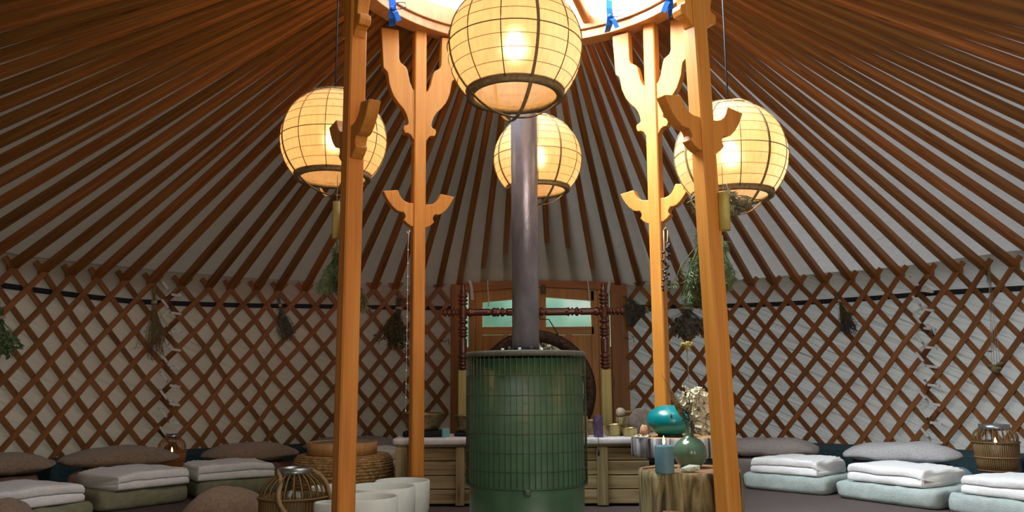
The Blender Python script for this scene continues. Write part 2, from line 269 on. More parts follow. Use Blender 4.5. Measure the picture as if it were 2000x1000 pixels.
# ------------------------------------------------------------------ mesh kit
class MB:
    def __init__(s): s.v = []; s.f = []; s.w = []; s.smooth = []
    def add(s, vs, fs, wc=None, smooth=False):
        b = len(s.v); s.v += [Vector(v) for v in vs]
        s.w += [Vector(x) for x in wc] if wc else [Vector((v[2], v[0], v[1])) for v in vs]
        s.f += [tuple(b+i for i in f) for f in fs]; s.smooth += [smooth]*len(fs); return s
    def sweep(s, pts, prof, ref=(0, 0, 1), closed=False, caps=True, smooth=False, scale=None):
        """carry a 2-D profile [(a,b)] along pts; a runs along side = t x ref, b along the ref side"""
        pts = [Vector(p) for p in pts]; n = len(pts); k = len(prof); vs = []; wc = []; acc = 0
        for i, p in enumerate(pts):
            if closed: tv = pts[(i+1) % n]-pts[i-1]
            else: tv = pts[min(i+1, n-1)]-pts[max(i-1, 0)]
            tv.normalize()
            rf = Vector(ref(p) if callable(ref) else ref)
            a = tv.cross(rf)
            if a.length < 1e-4: a = tv.cross(Vector((1, .03, 0)))
            a.normalize(); b = a.cross(tv).normalized()
            sc_ = scale[i] if scale else 1
            if i: acc += (p-pts[i-1]).length
            for (x, y) in prof:
                vs.append(p+a*(x*sc_)+b*(y*sc_)); wc.append((acc, x, y))
        fs = []
        for i in range(n if closed else n-1):
            j = (i+1) % n
            for q in range(k):
                r = (q+1) % k; fs.append((i*k+q, i*k+r, j*k+r, j*k+q))
        if caps and not closed:
            fs.append(tuple(range(k-1, -1, -1))); fs.append(tuple((n-1)*k+q for q in range(k)))
        return s.add(vs, fs, wc, smooth)
    def tube(s, pts, r, k=8, **kw):
        kw.setdefault('smooth', True)
        return s.sweep(pts, [(r*cos(2*pi*i/k), r*sin(2*pi*i/k)) for i in range(k)], **kw)
    def lathe(s, prof, seg=32, org=(0, 0, 0), axis=(0, 0, 1), smooth=True, closed=False, wob=None):
        """prof [(r, h)] turned about axis"""
        ax = Vector(axis).normalized(); o = Vector(org)
        u = ax.orthogonal().normalized(); v = ax.cross(u)
        if abs(ax.z) > .99: u, v = Vector((1, 0, 0)), Vector((0, 1, 0))*ax.z
        vs = []; wc = []; fs = []; k = len(prof)
        for j in range(seg):
            a = 2*pi*j/seg
            for i, (r, h) in enumerate(prof):
                rr = r*(wob(a, h) if wob else 1)
                vs.append(o+u*(rr*cos(a))+v*(rr*sin(a))+ax*h); wc.append((h, rr*cos(a), rr*sin(a)))
        for j in range(seg):
            j2 = (j+1) % seg
            for i in range(k if closed else k-1):
                i2 = (i+1) % k
                fs.append((j*k+i, j2*k+i, j2*k+i2, j*k+i2))
        return s.add(vs, fs, wc, smooth)
    def box(s, lo, hi, ch=.003, along=0):
        """chamfered box"""
        bm = bmesh.new(); bmesh.ops.create_cube(bm, size=1)
        lo = Vector(lo); hi = Vector(hi)
        for v in bm.verts: v.co = Vector([lo[i]+(v.co[i]+.5)*(hi[i]-lo[i]) for i in range(3)])
        if ch: bmesh.ops.bevel(bm, geom=bm.edges[:], offset=ch, segments=1, affect='EDGES')
        bm.verts.index_update(); o = [along, (along+1) % 3, (along+2) % 3]
        vs = [v.co.copy() for v in bm.verts]
        s.add(vs, [[v.index for v in f.verts] for f in bm.faces], [(v[o[0]], v[o[1]], v[o[2]]) for v in vs]); bm.free(); return s
    def prism(s, outline, th, org, u, wv, n, along='w'):
        """extrude a 2-D outline [(a,b)] by thickness th about the plane through org"""
        org, u, wv, n = map(Vector, (org, u, wv, n)); k = len(outline); vs = []; wc = []
        for side in (-.5, .5):
            for (a, b) in outline:
                vs.append(org+u*a+wv*b+n*(th*side)); wc.append((b, a, th*side) if along == 'w' else (a, b, th*side))
        fs = [tuple(range(k-1, -1, -1)), tuple(range(k, 2*k))]+[(i, (i+1) % k, k+(i+1) % k, k+i) for i in range(k)]
        return s.add(vs, fs, wc)
    def grid(s, fn, nu, nv, closed_u=False, closed_v=False, smooth=True):
        vs = [fn(i/(nu if closed_u else nu-1), j/(nv if closed_v else nv-1)) for i in range(nu) for j in range(nv)]
        fs = []
        for i in range(nu if closed_u else nu-1):
            for j in range(nv if closed_v else nv-1):
                i2 = (i+1) % nu; j2 = (j+1) % nv
                fs.append((i*nv+j, i2*nv+j, i2*nv+j2, i*nv+j2))
        return s.add(vs, fs, None, smooth)
    def leaf(s, p, d, ln, wd, up=(0, 0, 1), bend=0.0):
        p = Vector(p); d = Vector(d).normalized(); a = d.cross(Vector(up))
        if a.length < .05: a = d.orthogonal()
        a.normalize(); nn = a.cross(d)
        m_ = p+d*ln*.45+nn*bend*ln
        return s.add([p-a*wd*.12, p+a*wd*.12, m_+a*wd*.5, p+d*ln+nn*bend*ln*2.5, m_-a*wd*.5], [(0, 1, 2, 3, 4)], None, False)
    def obj(s, name, mat, parent=None, world=False, bevel=0, recalc=True):
        me = bpy.data.meshes.new(name); me.from_pydata(s.v, [], s.f)
        at = me.attributes.new('wc', 'FLOAT_VECTOR', 'POINT'); at.data.foreach_set('vector', [c for x in s.w for c in x])
        me.polygons.foreach_set('use_smooth', s.smooth)
        if recalc:
            bm = bmesh.new(); bm.from_mesh(me); bmesh.ops.recalc_face_normals(bm, faces=bm.faces); bm.to_mesh(me); bm.free()
        me.materials.append(mat); me.update()
        o = bpy.data.objects.new(name, me); COL.objects.link(o)
        if parent:
            o.parent = parent
            if world: o.matrix_parent_inverse = parent.matrix_basis.inverted()
        if bevel:
            b = o.modifiers.new('bevel', 'BEVEL'); b.width = bevel; b.segments = 2; b.limit_method = 'ANGLE'; b.angle_limit = radians(50)
        return o
def tag(o, label, cat, group=None, kind='thing'):
    if label: o['label'] = label
    if cat: o['category'] = cat
    if group: o['group'] = group
    if kind: o['kind'] = kind
    return o
def thing(name, label, cat, loc=(0, 0, 0), rz=0, group=None):
    o = bpy.data.objects.new(name, None); COL.objects.link(o); o.location = loc; o.rotation_euler = (0, 0, rz); o.empty_display_size = .05
    return tag(o, label, cat, group)
def center(o):
    """move a top-level mesh's origin to its base"""
    me = o.data; n = len(me.vertices); co = [0.0]*(n*3); me.vertices.foreach_get('co', co)
    c = Vector(((min(co[0::3])+max(co[0::3]))/2, (min(co[1::3])+max(co[1::3]))/2, min(co[2::3])))
    me.transform(Matrix.Translation(-c)); o.location = c; return o
def dup(root, loc, rz, label, group=None):
    r = root.copy(); COL.objects.link(r); r.location = loc; r.rotation_euler = (0, 0, rz); r['label'] = label
    if group: r['group'] = group
    for ch in list(root.children):
        c = ch.copy(); COL.objects.link(c); c.parent = r
        for g in list(ch.children):
            d = g.copy(); COL.objects.link(d); d.parent = c
    return r
def rect(wd, h, ch=.15):
    c = min(wd, h)*ch; a, b = wd/2, h/2
    return [(-a+c, -b), (a-c, -b), (a, -b+c), (a, b-c), (a-c, b), (-a+c, b), (-a, b-c), (-a, -b+c)]
def struct(o, label=None): o['kind'] = 'structure'; return o
ORD = ['zeroth', 'first', 'second', 'third', 'fourth', 'fifth', 'sixth', 'seventh', 'eighth', 'ninth', 'tenth', 'eleventh', 'twelfth', 'thirteenth', 'fourteenth', 'fifteenth', 'sixteenth', 'seventeenth', 'eighteenth', 'nineteenth', 'twentieth']
def ordinal(n):
    if n <= 20: return ORD[n]
    tens = {2: 'twent', 3: 'thirt', 4: 'fort', 5: 'fift', 6: 'sixt', 7: 'sevent'}[n//10]
    return tens+('ieth' if n % 10 == 0 else 'y-'+ORD[n % 10])
def polar(th, r, z): return Vector((r*sin(th), r*cos(th), z))

# ------------------------------------------------------------------ yurt geometry
R = 4.43
JOINT = [(0, 24, 517), (1, 84, 525), (2, 137, 533), (3, 189, 536), (4, 243, 543), (5, 295, 547), (6, 354, 552), (7, 408, 557), (8, 450, 559), (9, 501, 561), (10, 543, 563), (11, 594, 564), (14, 730, 560), (15, 772, 560), (17, 857, 558), (18, 896, 552), (19, 940, 547), (20, 983, 544), (22, 1072, 541), (23, 1117, 542), (24, 1162, 545), (25, 1207, 550), (26, 1250, 557), (31, 1468, 552), (32, 1513, 552), (33, 1561, 551), (34, 1611, 546), (35, 1662, 543), (36, 1710, 537), (37, 1758, 531), (38, 1815, 531), (39, 1871, 525), (40, 1924, 521), (41, 1981, 515)]
DL = .0503
_J = []
for i, px, py in JOINT:
    p = atR(px, py, R-.03); _J.append((i, atan2(p.x, p.y), p.z))
def th_of(q):
    if q <= _J[0][0]: return _J[0][1]+(q-_J[0][0])*DL
    if q >= _J[-1][0]: return _J[-1][1]+(q-_J[-1][0])*DL
    for a, b in zip(_J, _J[1:]):
        if a[0] <= q <= b[0]:
            f = (q-a[0])/(b[0]-a[0]); return a[1]+(b[1]-a[1])*f
def ztop(q):
    if q <= _J[0][0]: return _J[0][2]
    if q >= _J[-1][0]: return _J[-1][2]
    s = 0; c = 0
    for i, th, z in _J:
        wt = math.exp(-((i-q)/1.2)**2); s += wt*z; c += wt
    return s/c
RING_IN, RING_OUT, RING_Z = .87, 1.0, 2.71
CROWN_Z = 2.80

# floor
mb = MB(); mb.lathe([(.0005, 0), (R+.12, 0), (R+.12, -.03), (.0005, -.03)], 96, smooth=False)
struct(mb.obj('floor', M_CARPET))
# walls: canvas in two halves, with the door opening at the back and the entrance behind the camera
zw = 1.62
DOOR_L, DOOR_R = atR(886, 600, R), atR(1218, 600, R)
thL, thR = atan2(DOOR_L.x, DOOR_L.y), atan2(DOOR_R.x, DOOR_R.y)
def wallstrip(name, a, b, mat=None):
    mb = MB(); n = 90
    def fn(u, v):
        th = a+(b-a)*u
        zt = zw+.06
        r = R+.012*noise.noise(Vector((th*14, v*7, 3)))+.008*noise.noise(Vector((th*40, v*20, 1)))
        return polar(th, r, v*zt)
    mb.grid(fn, n*2, 24); mb.w = [Vector((atan2(v.x, v.y)*R, v.z, 0)) for v in mb.v]; return struct(mb.obj(name, mat or M_CANVAS))
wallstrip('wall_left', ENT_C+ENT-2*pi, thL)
wallstrip('wall_right', thR, ENT_C-ENT, M_CANVASLIT)
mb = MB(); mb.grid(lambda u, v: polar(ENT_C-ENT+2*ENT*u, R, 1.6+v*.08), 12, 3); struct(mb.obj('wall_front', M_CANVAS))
# roof canvas
def roofz(r): return 1.60+(R-r)/(R-RING_OUT)*(CROWN_Z+.05-1.60)
def roofpanel(name, a, b, mat):
    mb = MB()
    def fn(u, v):
        th = a+(b-a)*u; r = R+.16+(RING_OUT-.02-R-.16)*v
        sag = .012*noise.noise(Vector((sin(th)*20, cos(th)*20, v*12)))*(1-v)
        return polar(th, r, roofz(r)+.055+sag)
    mb.grid(fn, int(abs(b-a)*42), 24); struct(mb.obj(name, mat))
roofpanel('ceiling_left', radians(-192), radians(-4), M_ROOF)          # shade put into the cloth: least translucent, warm tint
for k, a_ in enumerate((-4, 6, 16, 26)): roofpanel('ceiling_back', radians(a_), radians(a_+10), ROOFS[k])   # same cloth, painted glow stepped up panel by panel
roofpanel('ceiling_right', radians(36), radians(168), ROOFS[4])     # most translucent copy, brightness put into the cloth

# crown: laminated ring, cross spokes, and a clear dome
crown = thing('crown_wheel', 'round laminated wooden roof crown ringing the bright skylight', 'roof crown', (0, 0, RING_Z))
def ring_mesh(r0, r1, z0, z1, seg=96):
    return MB().lathe([(r0, z0), (r1, z0), (r1, z1), (r0, z1)], seg, smooth=False, closed=True)
ring_mesh(RING_IN, RING_OUT-.03, 0, .052).obj('lower_ring', M_RING, crown, bevel=.004)
ring_mesh(RING_IN-.015, RING_OUT, .054, .16).obj('upper_ring', M_RING, crown, bevel=.004)
for k in range(4):
    a = radians(22+45*k); dv = Vector((cos(a), sin(a), 0))
    pts = [dv*(x*(RING_IN-.01))+Vector((0, 0, .11+.16*(1-x*x))) for x in [i/8-1 for i in range(17)]]
    MB().sweep(pts, rect(.045, .05)).obj('spoke', M_DOORDARK, crown)
mb = MB(); prof = [(RING_OUT*sin(a), .17+.32*cos(a)) for a in [radians(90*i/12) for i in range(13)]]
mb.lathe(prof, 64); dome = mb.obj('skylight_dome', M_GLASS); dome.location = (0, 0, RING_Z); tag(dome, 'clear skylight dome over the roof crown', 'skylight')

# roof poles
DOORQ = 21
def pole(i):
    th = th_of(i); zt = ztop(i)
    a = polar(th, R-.03, zt-.01); b = polar(th, RING_OUT-.012, CROWN_Z)
    d = (b-a).normalized(); a = a-d*.03
    n = 6; pts = [a+(b-a)*(k/n) for k in range(n+1)]
    mb = MB(); w0, w1 = .056, .037
    mb.sweep(pts, rect(w0, .060, .08), scale=[1+(w1/w0-1)*k/n for k in range(n+1)])
    o = mb.obj('roof_pole', M_POLE)
    c = a.copy(); o.data.transform(Matrix.Translation(-c)); o.location = c
    k = i-DOORQ
    if k == 0: lab = 'brown roof pole meeting the door head directly behind the flue pipe'
    else: lab = 'brown wooden roof pole, %s to the %s of the flue pipe along the wall top' % (ordinal(abs(k)), 'right' if k > 0 else 'left')
    tag(o, lab, 'roof pole', 'roof poles')
for i in range(-22, 65): pole(i)

# lattice wall panels
ROWH = .268
LASH_L = 6.3; LASH_R = 37.6
th_lashL = [atR(330, y, R-.05) for y in (560, 720, 860)]; th_lashR = [atR(1812, y, R-.05) for y in (545, 700, 850)]
qs = {}
def q_of(th):
    lo, hi = -60.0, 110.0
    for _ in range(50):
        m_ = (lo+hi)/2
        if th_of(m_) < th: lo = m_
        else: hi = m_
    return lo
QDL, QDR = q_of(thL)-.15, q_of(thR)+.15
QL = sum(q_of(atan2(p.x, p.y)) for p in th_lashL)/3; QR = sum(q_of(atan2(p.x, p.y)) for p in th_lashR)/3
def slat(i, s, q0, q1, parent):
    """slat through top node i leaning s (+1 rises to the right); clipped to q0..q1"""
    zt = min(ztop(i), 1.66)
    pts = []; n = 30
    rr = R-.040 if s > 0 else R-.056
    if s > 0: rr = R-.060
    else: rr = R-.045
    for k in range(n+1):
        z = .02+(zt+.05-.02)*k/n
        q = i-s*(zt-.03-z)/ROWH
        if q0 <= q <= q1: pts.append(polar(th_of(q), rr, z))
    if len(pts) < 3: return
    mb = MB(); mb.sweep(pts, rect(.044, .012, .2), ref=lambda p: Vector((p.x, p.y, 0)).normalized())
    mb.obj('slat', M_LAT, parent, world=True)
def rivets(parent, q0, q1):
    pass
def panel(lab, q0, q1):
    c = polar(th_of((q0+q1)/2), R-.05, 0)
    t_ = thing('lattice_panel', lab, 'lattice wall', c, 0, 'lattice wall panels')
    for i in range(int(q0)-8, int(q1)+9):
        for s in (-1, 1): slat(i, s, q0, q1, t_)
    return t_
panel('wooden lattice wall panel at far left, beyond the white lashing cord', -19.5, QL+.35)
panel('wooden lattice wall panel between the left lashing cord and the door', QL-.35, QDL)
panel('wooden lattice wall panel between the door and the right lashing cord', QDR, QR+.35)
panel('wooden lattice wall panel at far right, beyond the white lashing cord', QR-.35, 61.5)

# black tension band behind the slats
BAND = [(0, 557), (150, 577), (250, 588), (350, 593), (500, 597), (600, 598), (740, 600), (884, 602)], [(1224, 600), (1350, 598), (1440, 597), (1520, 594), (1700, 583), (1830, 572), (2000, 563)]
for k, pl in enumerate(BAND):
    pts = [atR(x, y, R-.022) for x, y in pl]
    if k == 0: pts = [polar(atan2(pts[0].x, pts[0].y)-.06*j, R-.022, pts[0].z+.003*j) for j in range(16, 0, -1)]+pts
    else: pts = pts+[polar(atan2(pts[-1].x, pts[-1].y)+.06*j, R-.022, pts[-1].z+.003*j) for j in range(1, 17)]
    q = []
    for a, b in zip(pts, pts[1:]):
        for j in range(4):
            p = a+(b-a)*(j/4); h = sqrt(p.x**2+p.y**2); q.append(Vector((p.x*(R-.026)/h, p.y*(R-.026)/h, p.z)))
    q.append(pts[-1])
    mb = MB(); mb.sweep(q, rect(.042, .006, .1), ref=lambda p: Vector((p.x, p.y, 0)).normalized())
    tag(center(mb.obj('tension_band', M_BLACK)), 'black strap running round the wall on the %s of the door' % ('left' if k == 0 else 'right'), 'strap', 'black wall straps')
# white lashing cords
for side, (x0, x1, lab) in enumerate(((335, 330, 'white lashing tape zigzagging down the left lattice joint'), (1800, 1822, 'white lashing tape zigzagging down the right lattice joint'))):
    pts = []; n = 9
    for k in range(n):
        f = k/n; y = (548+(868-548)*f) if side == 0 else (540+(872-540)*f); x = x0+(x1-x0)*f
        for dx, dy, rr in ((-25, 0, .030), (-22, 2, .082), (-8, 17, .084), (-5, 20, .03), (-2, 26, .03), (0, 27, .084), (24, 30, .084), (26, 31, .03), (8, 20, .03)):
            pts.append(atR(x+dx*(.9 if side else .8), y+dy, R-rr))
    mb = MB(); mb.sweep(pts, rect(.021, .003, .1), ref=lambda p: Vector((p.x, p.y, 0)).normalized())
    tag(center(mb.obj('lashing_tape', M_TAPE)), lab, 'lashing', 'lattice lashings')

# ------------------------------------------------------------------ door at the back
DD = 8.08
def dp(px, py): p = atD(px, py, DD); return p
door = thing('door_1', None, None, (dp(1051, 700).x, DD-3.73, 0)); door['kind'] = 'structure'
def drect(name, x0, x1, y0, y1, mat, dy0=-.03, dy1=.03, parent=None, bottom=None, along=0, ch=.004):
    a, b = dp(x0, y1), dp(x1, y0); z0 = bottom if bottom is not None else a.z
    mb = MB(); mb.box((a.x, DD-3.73+dy0, z0), (b.x, DD-3.73+dy1, b.z), ch, along)
    return mb.obj(name, mat, parent or door, world=True)
drect('jamb', 880, 906, 551, 887, M_DOORDARK, -.05, .06, bottom=.0, along=2)
drect('jamb', 1199, 1223, 547, 887, M_DOORDARK, -.05, .06, bottom=.0, along=2)
drect('mullion', 915, 928, 560, 887, M_DOOR, -.045, .045, bottom=.0, along=2)
drect('mullion', 1174, 1188, 560, 887, M_DOOR, -.045, .045, bottom=.0, along=2)
# arched header
top = [(906, 553), (960, 547), (1010, 543), (1060, 541), (1110, 542), (1160, 545), (1199, 549)]
bot = [(1199, 571), (1160, 567), (1110, 564), (1060, 562), (1010, 564), (960, 568), (906, 573)]
ol = [dp(x, y) for x, y in top+bot]
mb = MB(); mb.prism([(p.x, p.z) for p in ol], .12, (0, DD-3.73, 0), (1, 0, 0), (0, 0, 1), (0, 1, 0), along='u'); mb.obj('header', M_DOORDARK, door, world=True, bevel=.005)
mb = MB(); mb.sweep([dp(x, y-2)+Vector((0, -.03, 0)) for x, y in top], rect(.05, .05, .2)); mb.obj('head_rail', M_DOOR, door, world=True)
drect('sidelight_panel', 906, 915, 678, 887, M_DOOR, -.015, .015, bottom=0., along=2)
drect('sidelight_panel', 1188, 1199, 677, 887, M_DOOR, -.015, .015, bottom=0., along=2)
drect('sidelight_pane', 906, 915, 572, 678, M_GLASS, -.004, .004, ch=0)
drect('sidelight_pane', 1188, 1203, 570, 677, M_GLASS, -.004, .004, ch=0)
def dpoly(name, poly, th, mat, parent, dy=0):
    mb = MB(); mb.prism([(dp(x, y).x, dp(x, y).z) for x, y in poly], th, (0, DD-3.73+dy, 0), (1, 0, 0), (0, 0, 1), (0, 1, 0)); return mb.obj(name, mat, parent, world=True, bevel=.003)
def leaf_door(x0, x1, wx0, wx1, wt0, wt1, htop0, htop1):
    lf = drect('leaf', x0, wx0, htop0, 887, M_DOOR, -.022, .022, bottom=.02, along=2)      # hinge stile carries the leaf
    drect('stile', wx1, x1, htop1, 887, M_DOOR, -.022, .022, bottom=.02, along=2, parent=lf)
    dpoly('top_rail', [(wx0, htop0), (wx1, htop1), (wx1, wt1), (wx0, wt0)], .044, M_DOOR, lf)
    drect('middle_rail', wx0, wx1, 638, 654, M_DOOR, -.022, .022, parent=lf)
    drect('door_panel', wx0, wx1, 654, 870, M_DOOR, -.008, .008, along=2, parent=lf)
    drect('panel_stile', (wx0+wx1)/2-5, (wx0+wx1)/2+5, 654, 870, M_DOOR, -.02, .012, along=2, parent=lf)
    drect('bottom_rail', wx0, wx1, 860, 886, M_DOOR, -.022, .022, bottom=.02, parent=lf)
    dpoly('pane', [(wx0, wt0), (wx1, wt1), (wx1, 638), (wx0, 638)], .006, M_GLASS, lf)
leaf_door(928, 1050, 943, 1036, 591, 582, 566, 562)
leaf_door(1051, 1174, 1066, 1160, 581, 588, 562, 568)
mb = MB(); mb.box(dp(1058, 575)+Vector((-.004, -.07, 0)), dp(1064, 558)+Vector((.004, -.05, 0)), .003); mb.obj('latch', M_IRON, door, world=True)
def strip(name, pts, wd, mat, label, cat, grp=None, ref=(0, -1, 0), th=.003):
    mb = MB(); mb.sweep(pts, rect(wd, th, .1), ref=ref, smooth=False); o = mb.obj(name, mat); tag(center(o), label, cat, grp); return o
strip('cloth_tie', [dp(x, y)+Vector((0, -.10, 0)) for x, y in ((916, 530), (918, 548), (922, 562), (924, 588))], .03, M_TAPE, 'white cloth tie hanging at the left end of the door head', 'cloth tie', 'cloth ties at the door')
strip('cloth_tie', [dp(x, y)+Vector((0, -.10, 0)) for x, y in ((1184, 528), (1187, 540), (1188, 556), (1185, 578))], .026, M_TAPE, 'white knotted cloth tie hanging at the right end of the door head', 'cloth tie', 'cloth ties at the door')
strip('ribbon', [dp(x, y)+Vector((0, -.085, 0)) for x, y in ((953, 543), (954, 570), (955, 600))], .01, M_TAPE, 'thin cream ribbon hanging over the left door window', 'ribbon', 'cream door ribbons')
strip('ribbon', [dp(x, y)+Vector((0, -.085, 0)) for x, y in ((1146, 540), (1148, 562), (1150, 590))], .01, M_TAPE, 'thin cream ribbon hanging over the right door window', 'ribbon', 'cream door ribbons')

# ------------------------------------------------------------------ four posts with carved brackets
WING = [(.234, .655), (.218, .413), (.195, .392), (.190, .372), (.182, .318), (.170, .285), (.156, .252), (.128, .215), (.099, .185), (.082, .155), (.073, .128), (.068, .1), (.078, .09), (.094, .085), (.097, .065), (.088, .043), (.068, .043), (.052, .033), (.040, .012), (.021, .0), (.021, .29), (.031, .3), (.046, .312), (.062, .35), (.070, .39), (.078, .423), (.087, .440), (.099, .447), (.118, .460), (.126, .48), (.130, .655)]
HOOK = [(.208, .190), (.125, .202), (.112, .172), (.098, .152), (.080, .140), (.060, .134), (.03, .133), (.03, .0), (.045, .0), (.068, .014), (.089, .034), (.082, .044), (.079, .056), (.084, .068), (.092, .078), (.110, .078), (.129, .084), (.155, .106), (.178, .135), (.193, .16)]
def post(pb, pt, D, ang, label):
    """pb / pt: centre-line pixels low and high; ang: turn of the brackets' face from the camera's side"""
    a, b = atD(pb[0], pb[1], D), atD(pt[0], pt[1], D)
    ev = lambda z: a+(b-a)*((z-a.z)/(b.z-a.z))
    base, topp = ev(0), ev(RING_Z)
    t_ = thing('wooden_post', label, 'post', base, 0, 'carved crown posts')
    nv = Vector((sin(ang), -cos(ang), 0)); uv = Vector((cos(ang), sin(ang), 0))
    mb = MB(); mb.sweep([base+(topp-base)*(k/6) for k in range(7)], rect(.070, .070, .09), ref=nv); mb.obj('shaft', M_POST, t_, world=True)
    ax = (topp-base).normalized()
    for s in (-1, 1):
        mb = MB(); mb.prism([(s*u_, w_) for u_, w_ in WING], .05, ev(2.045), uv, ax, nv); mb.obj('head_bracket', M_POST, t_, world=True, bevel=.004)
        mb = MB(); mb.prism([(s*u_, w_) for u_, w_ in HOOK], .05, ev(1.55), uv, ax, nv); mb.obj('hook_bracket', M_POST, t_, world=True, bevel=.004)
    return ev, uv, nv
evFL, uFL, nFL = post((671.5, 950), (693.5, 130), 3.07, radians(-55), 'honey wooden post with carved brackets, nearer post on the left beside the basket lantern')
evFR, uFR, nFR = post((1420, 950), (1363, 130), 3.02, radians(33), 'honey wooden post with carved brackets, nearer post on the right with hanging herbs')
evBL, uBL, nBL = post((813, 900), (819, 130), 4.44, radians(24), 'honey wooden post with carved brackets, rear post on the left by the white bowls')
evBR, uBR, nBR = post((1294, 780), (1273, 130), 4.39, radians(-32), 'honey wooden post with carved brackets, rear post on the right behind the teal drum')

# blue ribbons tied round the crown
def ribbon(px, py, D, label, flip=1):
    c = atD(px, py, D); mb = MB(); F = Vector((0, -.05, 0))
    band = [c+Vector((0, -.03, .11)), c+F+Vector((-.004*flip, 0, .05)), c+F, c+Vector((-.005*flip, -.035, -.045)), c+Vector((-.012*flip, .02, -.062))]
    mb.sweep(band, rect(.036, .003, .1), ref=(.2, -1, .1))
    mb.sweep([c+F, c+F+Vector((.03*flip, -.012, .030)), c+F+Vector((.066*flip, -.016, .028)), c+F+Vector((.072*flip, -.010, .006)), c+F+Vector((.04*flip, -.006, -.004)), c+F], rect(.018, .003, .1), ref=(0, -.4, 1))
    mb.sweep([c+F, c+F+Vector((.018*flip, -.012, -.025)), c+F+Vector((.038*flip, -.008, -.072))], rect(.026, .003, .1), ref=(0, -1, .1))
    mb.lathe([(.0005, -.013), (.012, -.008), (.014, .0), (.012, .008), (.0005, .013)], 10, c+F+Vector((0, -.006, 0)), (1, .1, .2))
    tag(center(mb.obj('blue_ribbon', M_BLUE)), label, 'ribbon', 'blue ribbons on the crown')
ribbon(770, 26, 4.02, 'blue ribbon bow tied on the crown above the rear left post')
ribbon(1190, 40, 4.42, 'blue ribbon knot hanging on the crown left of the rear right post')
ribbon(1305, 8, 3.95, 'blue ribbon end on the crown at the top of the nearer right post', -1)

# ------------------------------------------------------------------ hanging lanterns
LR = .25
def lantern_build():
    t_ = thing('globe_lantern', '', 'lantern', (0, 0, 0), 0, 'globe lanterns')
    la0, la1 = radians(-45), radians(64)
    n = 40
    mb = MB(); mb.grid(lambda u, v: Vector((LR*cos(la0+(la1-la0)*v)*cos(2*pi*u), LR*cos(la0+(la1-la0)*v)*sin(2*pi*u), LR*sin(la0+(la1-la0)*v))), 64, 32, closed_u=True)
    mb.obj('shade', M_SHADE, t_)
    for k in range(12):
        a = 2*pi*k/12; thick = k % 3 == 0
        r = .0045 if thick else .0022
        pts = [Vector((cos(a)*cos(l), sin(a)*cos(l), sin(l)))*(LR+.003) for l in [la0+(la1-la0)*j/20 for j in range(21)]]
        mb = MB()
        if thick: mb.sweep(pts, rect(.011, .004, .2), ref=lambda p: p)
        else: mb.tube(pts, r, 5)
        mb.obj('rib', M_RIB, t_)
    for j in range(-3, 6):
        l = radians(10.7*j); r = (LR+.003)*cos(l); th = .0024 if j == 0 else .0012
        mb = MB(); mb.tube([Vector((r*cos(2*pi*k/48), r*sin(2*pi*k/48), (LR+.003)*sin(l))) for k in range(48)], th, 5, closed=True)
        mb.obj('hoop', M_RIB, t_)
    zr = LR*sin(la0); rr = LR*cos(la0)
    MB().lathe([(rr-.024, zr-.014), (rr+.003, zr-.018), (rr+.006, zr-.004), (rr+.003, zr-.003), (rr+.006, zr+.010), (rr-.012, zr+.010)], 56, closed=True).obj('bottom_ring', M_RIB, t_)
    zt = LR*sin(la1); rt = LR*cos(la1)
    MB().lathe([(rt-.008, zt-.004), (rt+.006, zt-.006), (rt+.004, zt+.008), (rt-.006, zt+.008)], 40, closed=True).obj('top_ring', M_RIB, t_)
    for k in range(2):
        a = pi/2*k
        pts = [Vector((cos(a)*x*rr, sin(a)*x*rr, zr-.010-.085*(1-abs(x)**2.2)+(.004 if k else 0))) for x in [j/10-1 for j in range(21)]]
        mb = MB(); mb.sweep(pts, rect(.014, .004, .2), ref=(0, 0, 1)); mb.obj('bottom_strap', M_RIB, t_)
        pts = [Vector((cos(a)*x*rt, sin(a)*x*rt, zt+.008+.03*(1-x*x)+(.004 if k else 0))) for x in [j/8-1 for j in range(17)]]
        mb = MB(); mb.sweep(pts, rect(.012, .004, .2), ref=(0, 0, 1)); mb.obj('top_strap', M_HONEY, t_)
    mb = MB(); mb.lathe([(0, .10), (.016, .10), (.018, .06), (.014, .055), (0, .055)], 16); mb.tube([(0, 0, .10), (0, 0, zt+.05)], .003, 6); hold = mb.obj('lamp_holder', M_TIN, t_)
    mb = MB(); mb.lathe([(.0005, -.035), (.018, -.030), (.032, -.012), (.034, .004), (.026, .028), (.015, .048), (.013, .056)], 20); mb.obj('bulb', M_BULB, hold)
    return t_
lan0 = lantern_build(); lused = [0]
def lantern(px, py, D, ztop_, rz, label, diam):
    c = atD(px, py, D)
    if not lused[0]: o = lan0; lan0.location = c; lan0.rotation_euler = (0, 0, rz); lan0['label'] = label; lused[0] = 1
    else: o = dup(lan0, c, rz, label)
    s = diam*px_m(D)/(2*LR); o.scale = (s, s, s)
    return c, s
LAN = [(1005.5, 95, 2.91, 2.73, radians(-70), 'largest globe lantern, hanging nearest in front of the flue pipe', 270),
       (652, 275, 3.8, 2.73, radians(-55), 'glowing globe lantern partly behind the nearer left post', 207),
       (1050, 310, 4.56, 2.73, radians(-60), 'smallest globe lantern, behind the flue pipe', 172),
       (1427, 306, 3.63, 2.73, radians(-64), 'pale glowing globe lantern behind the nearer right post', 216)]
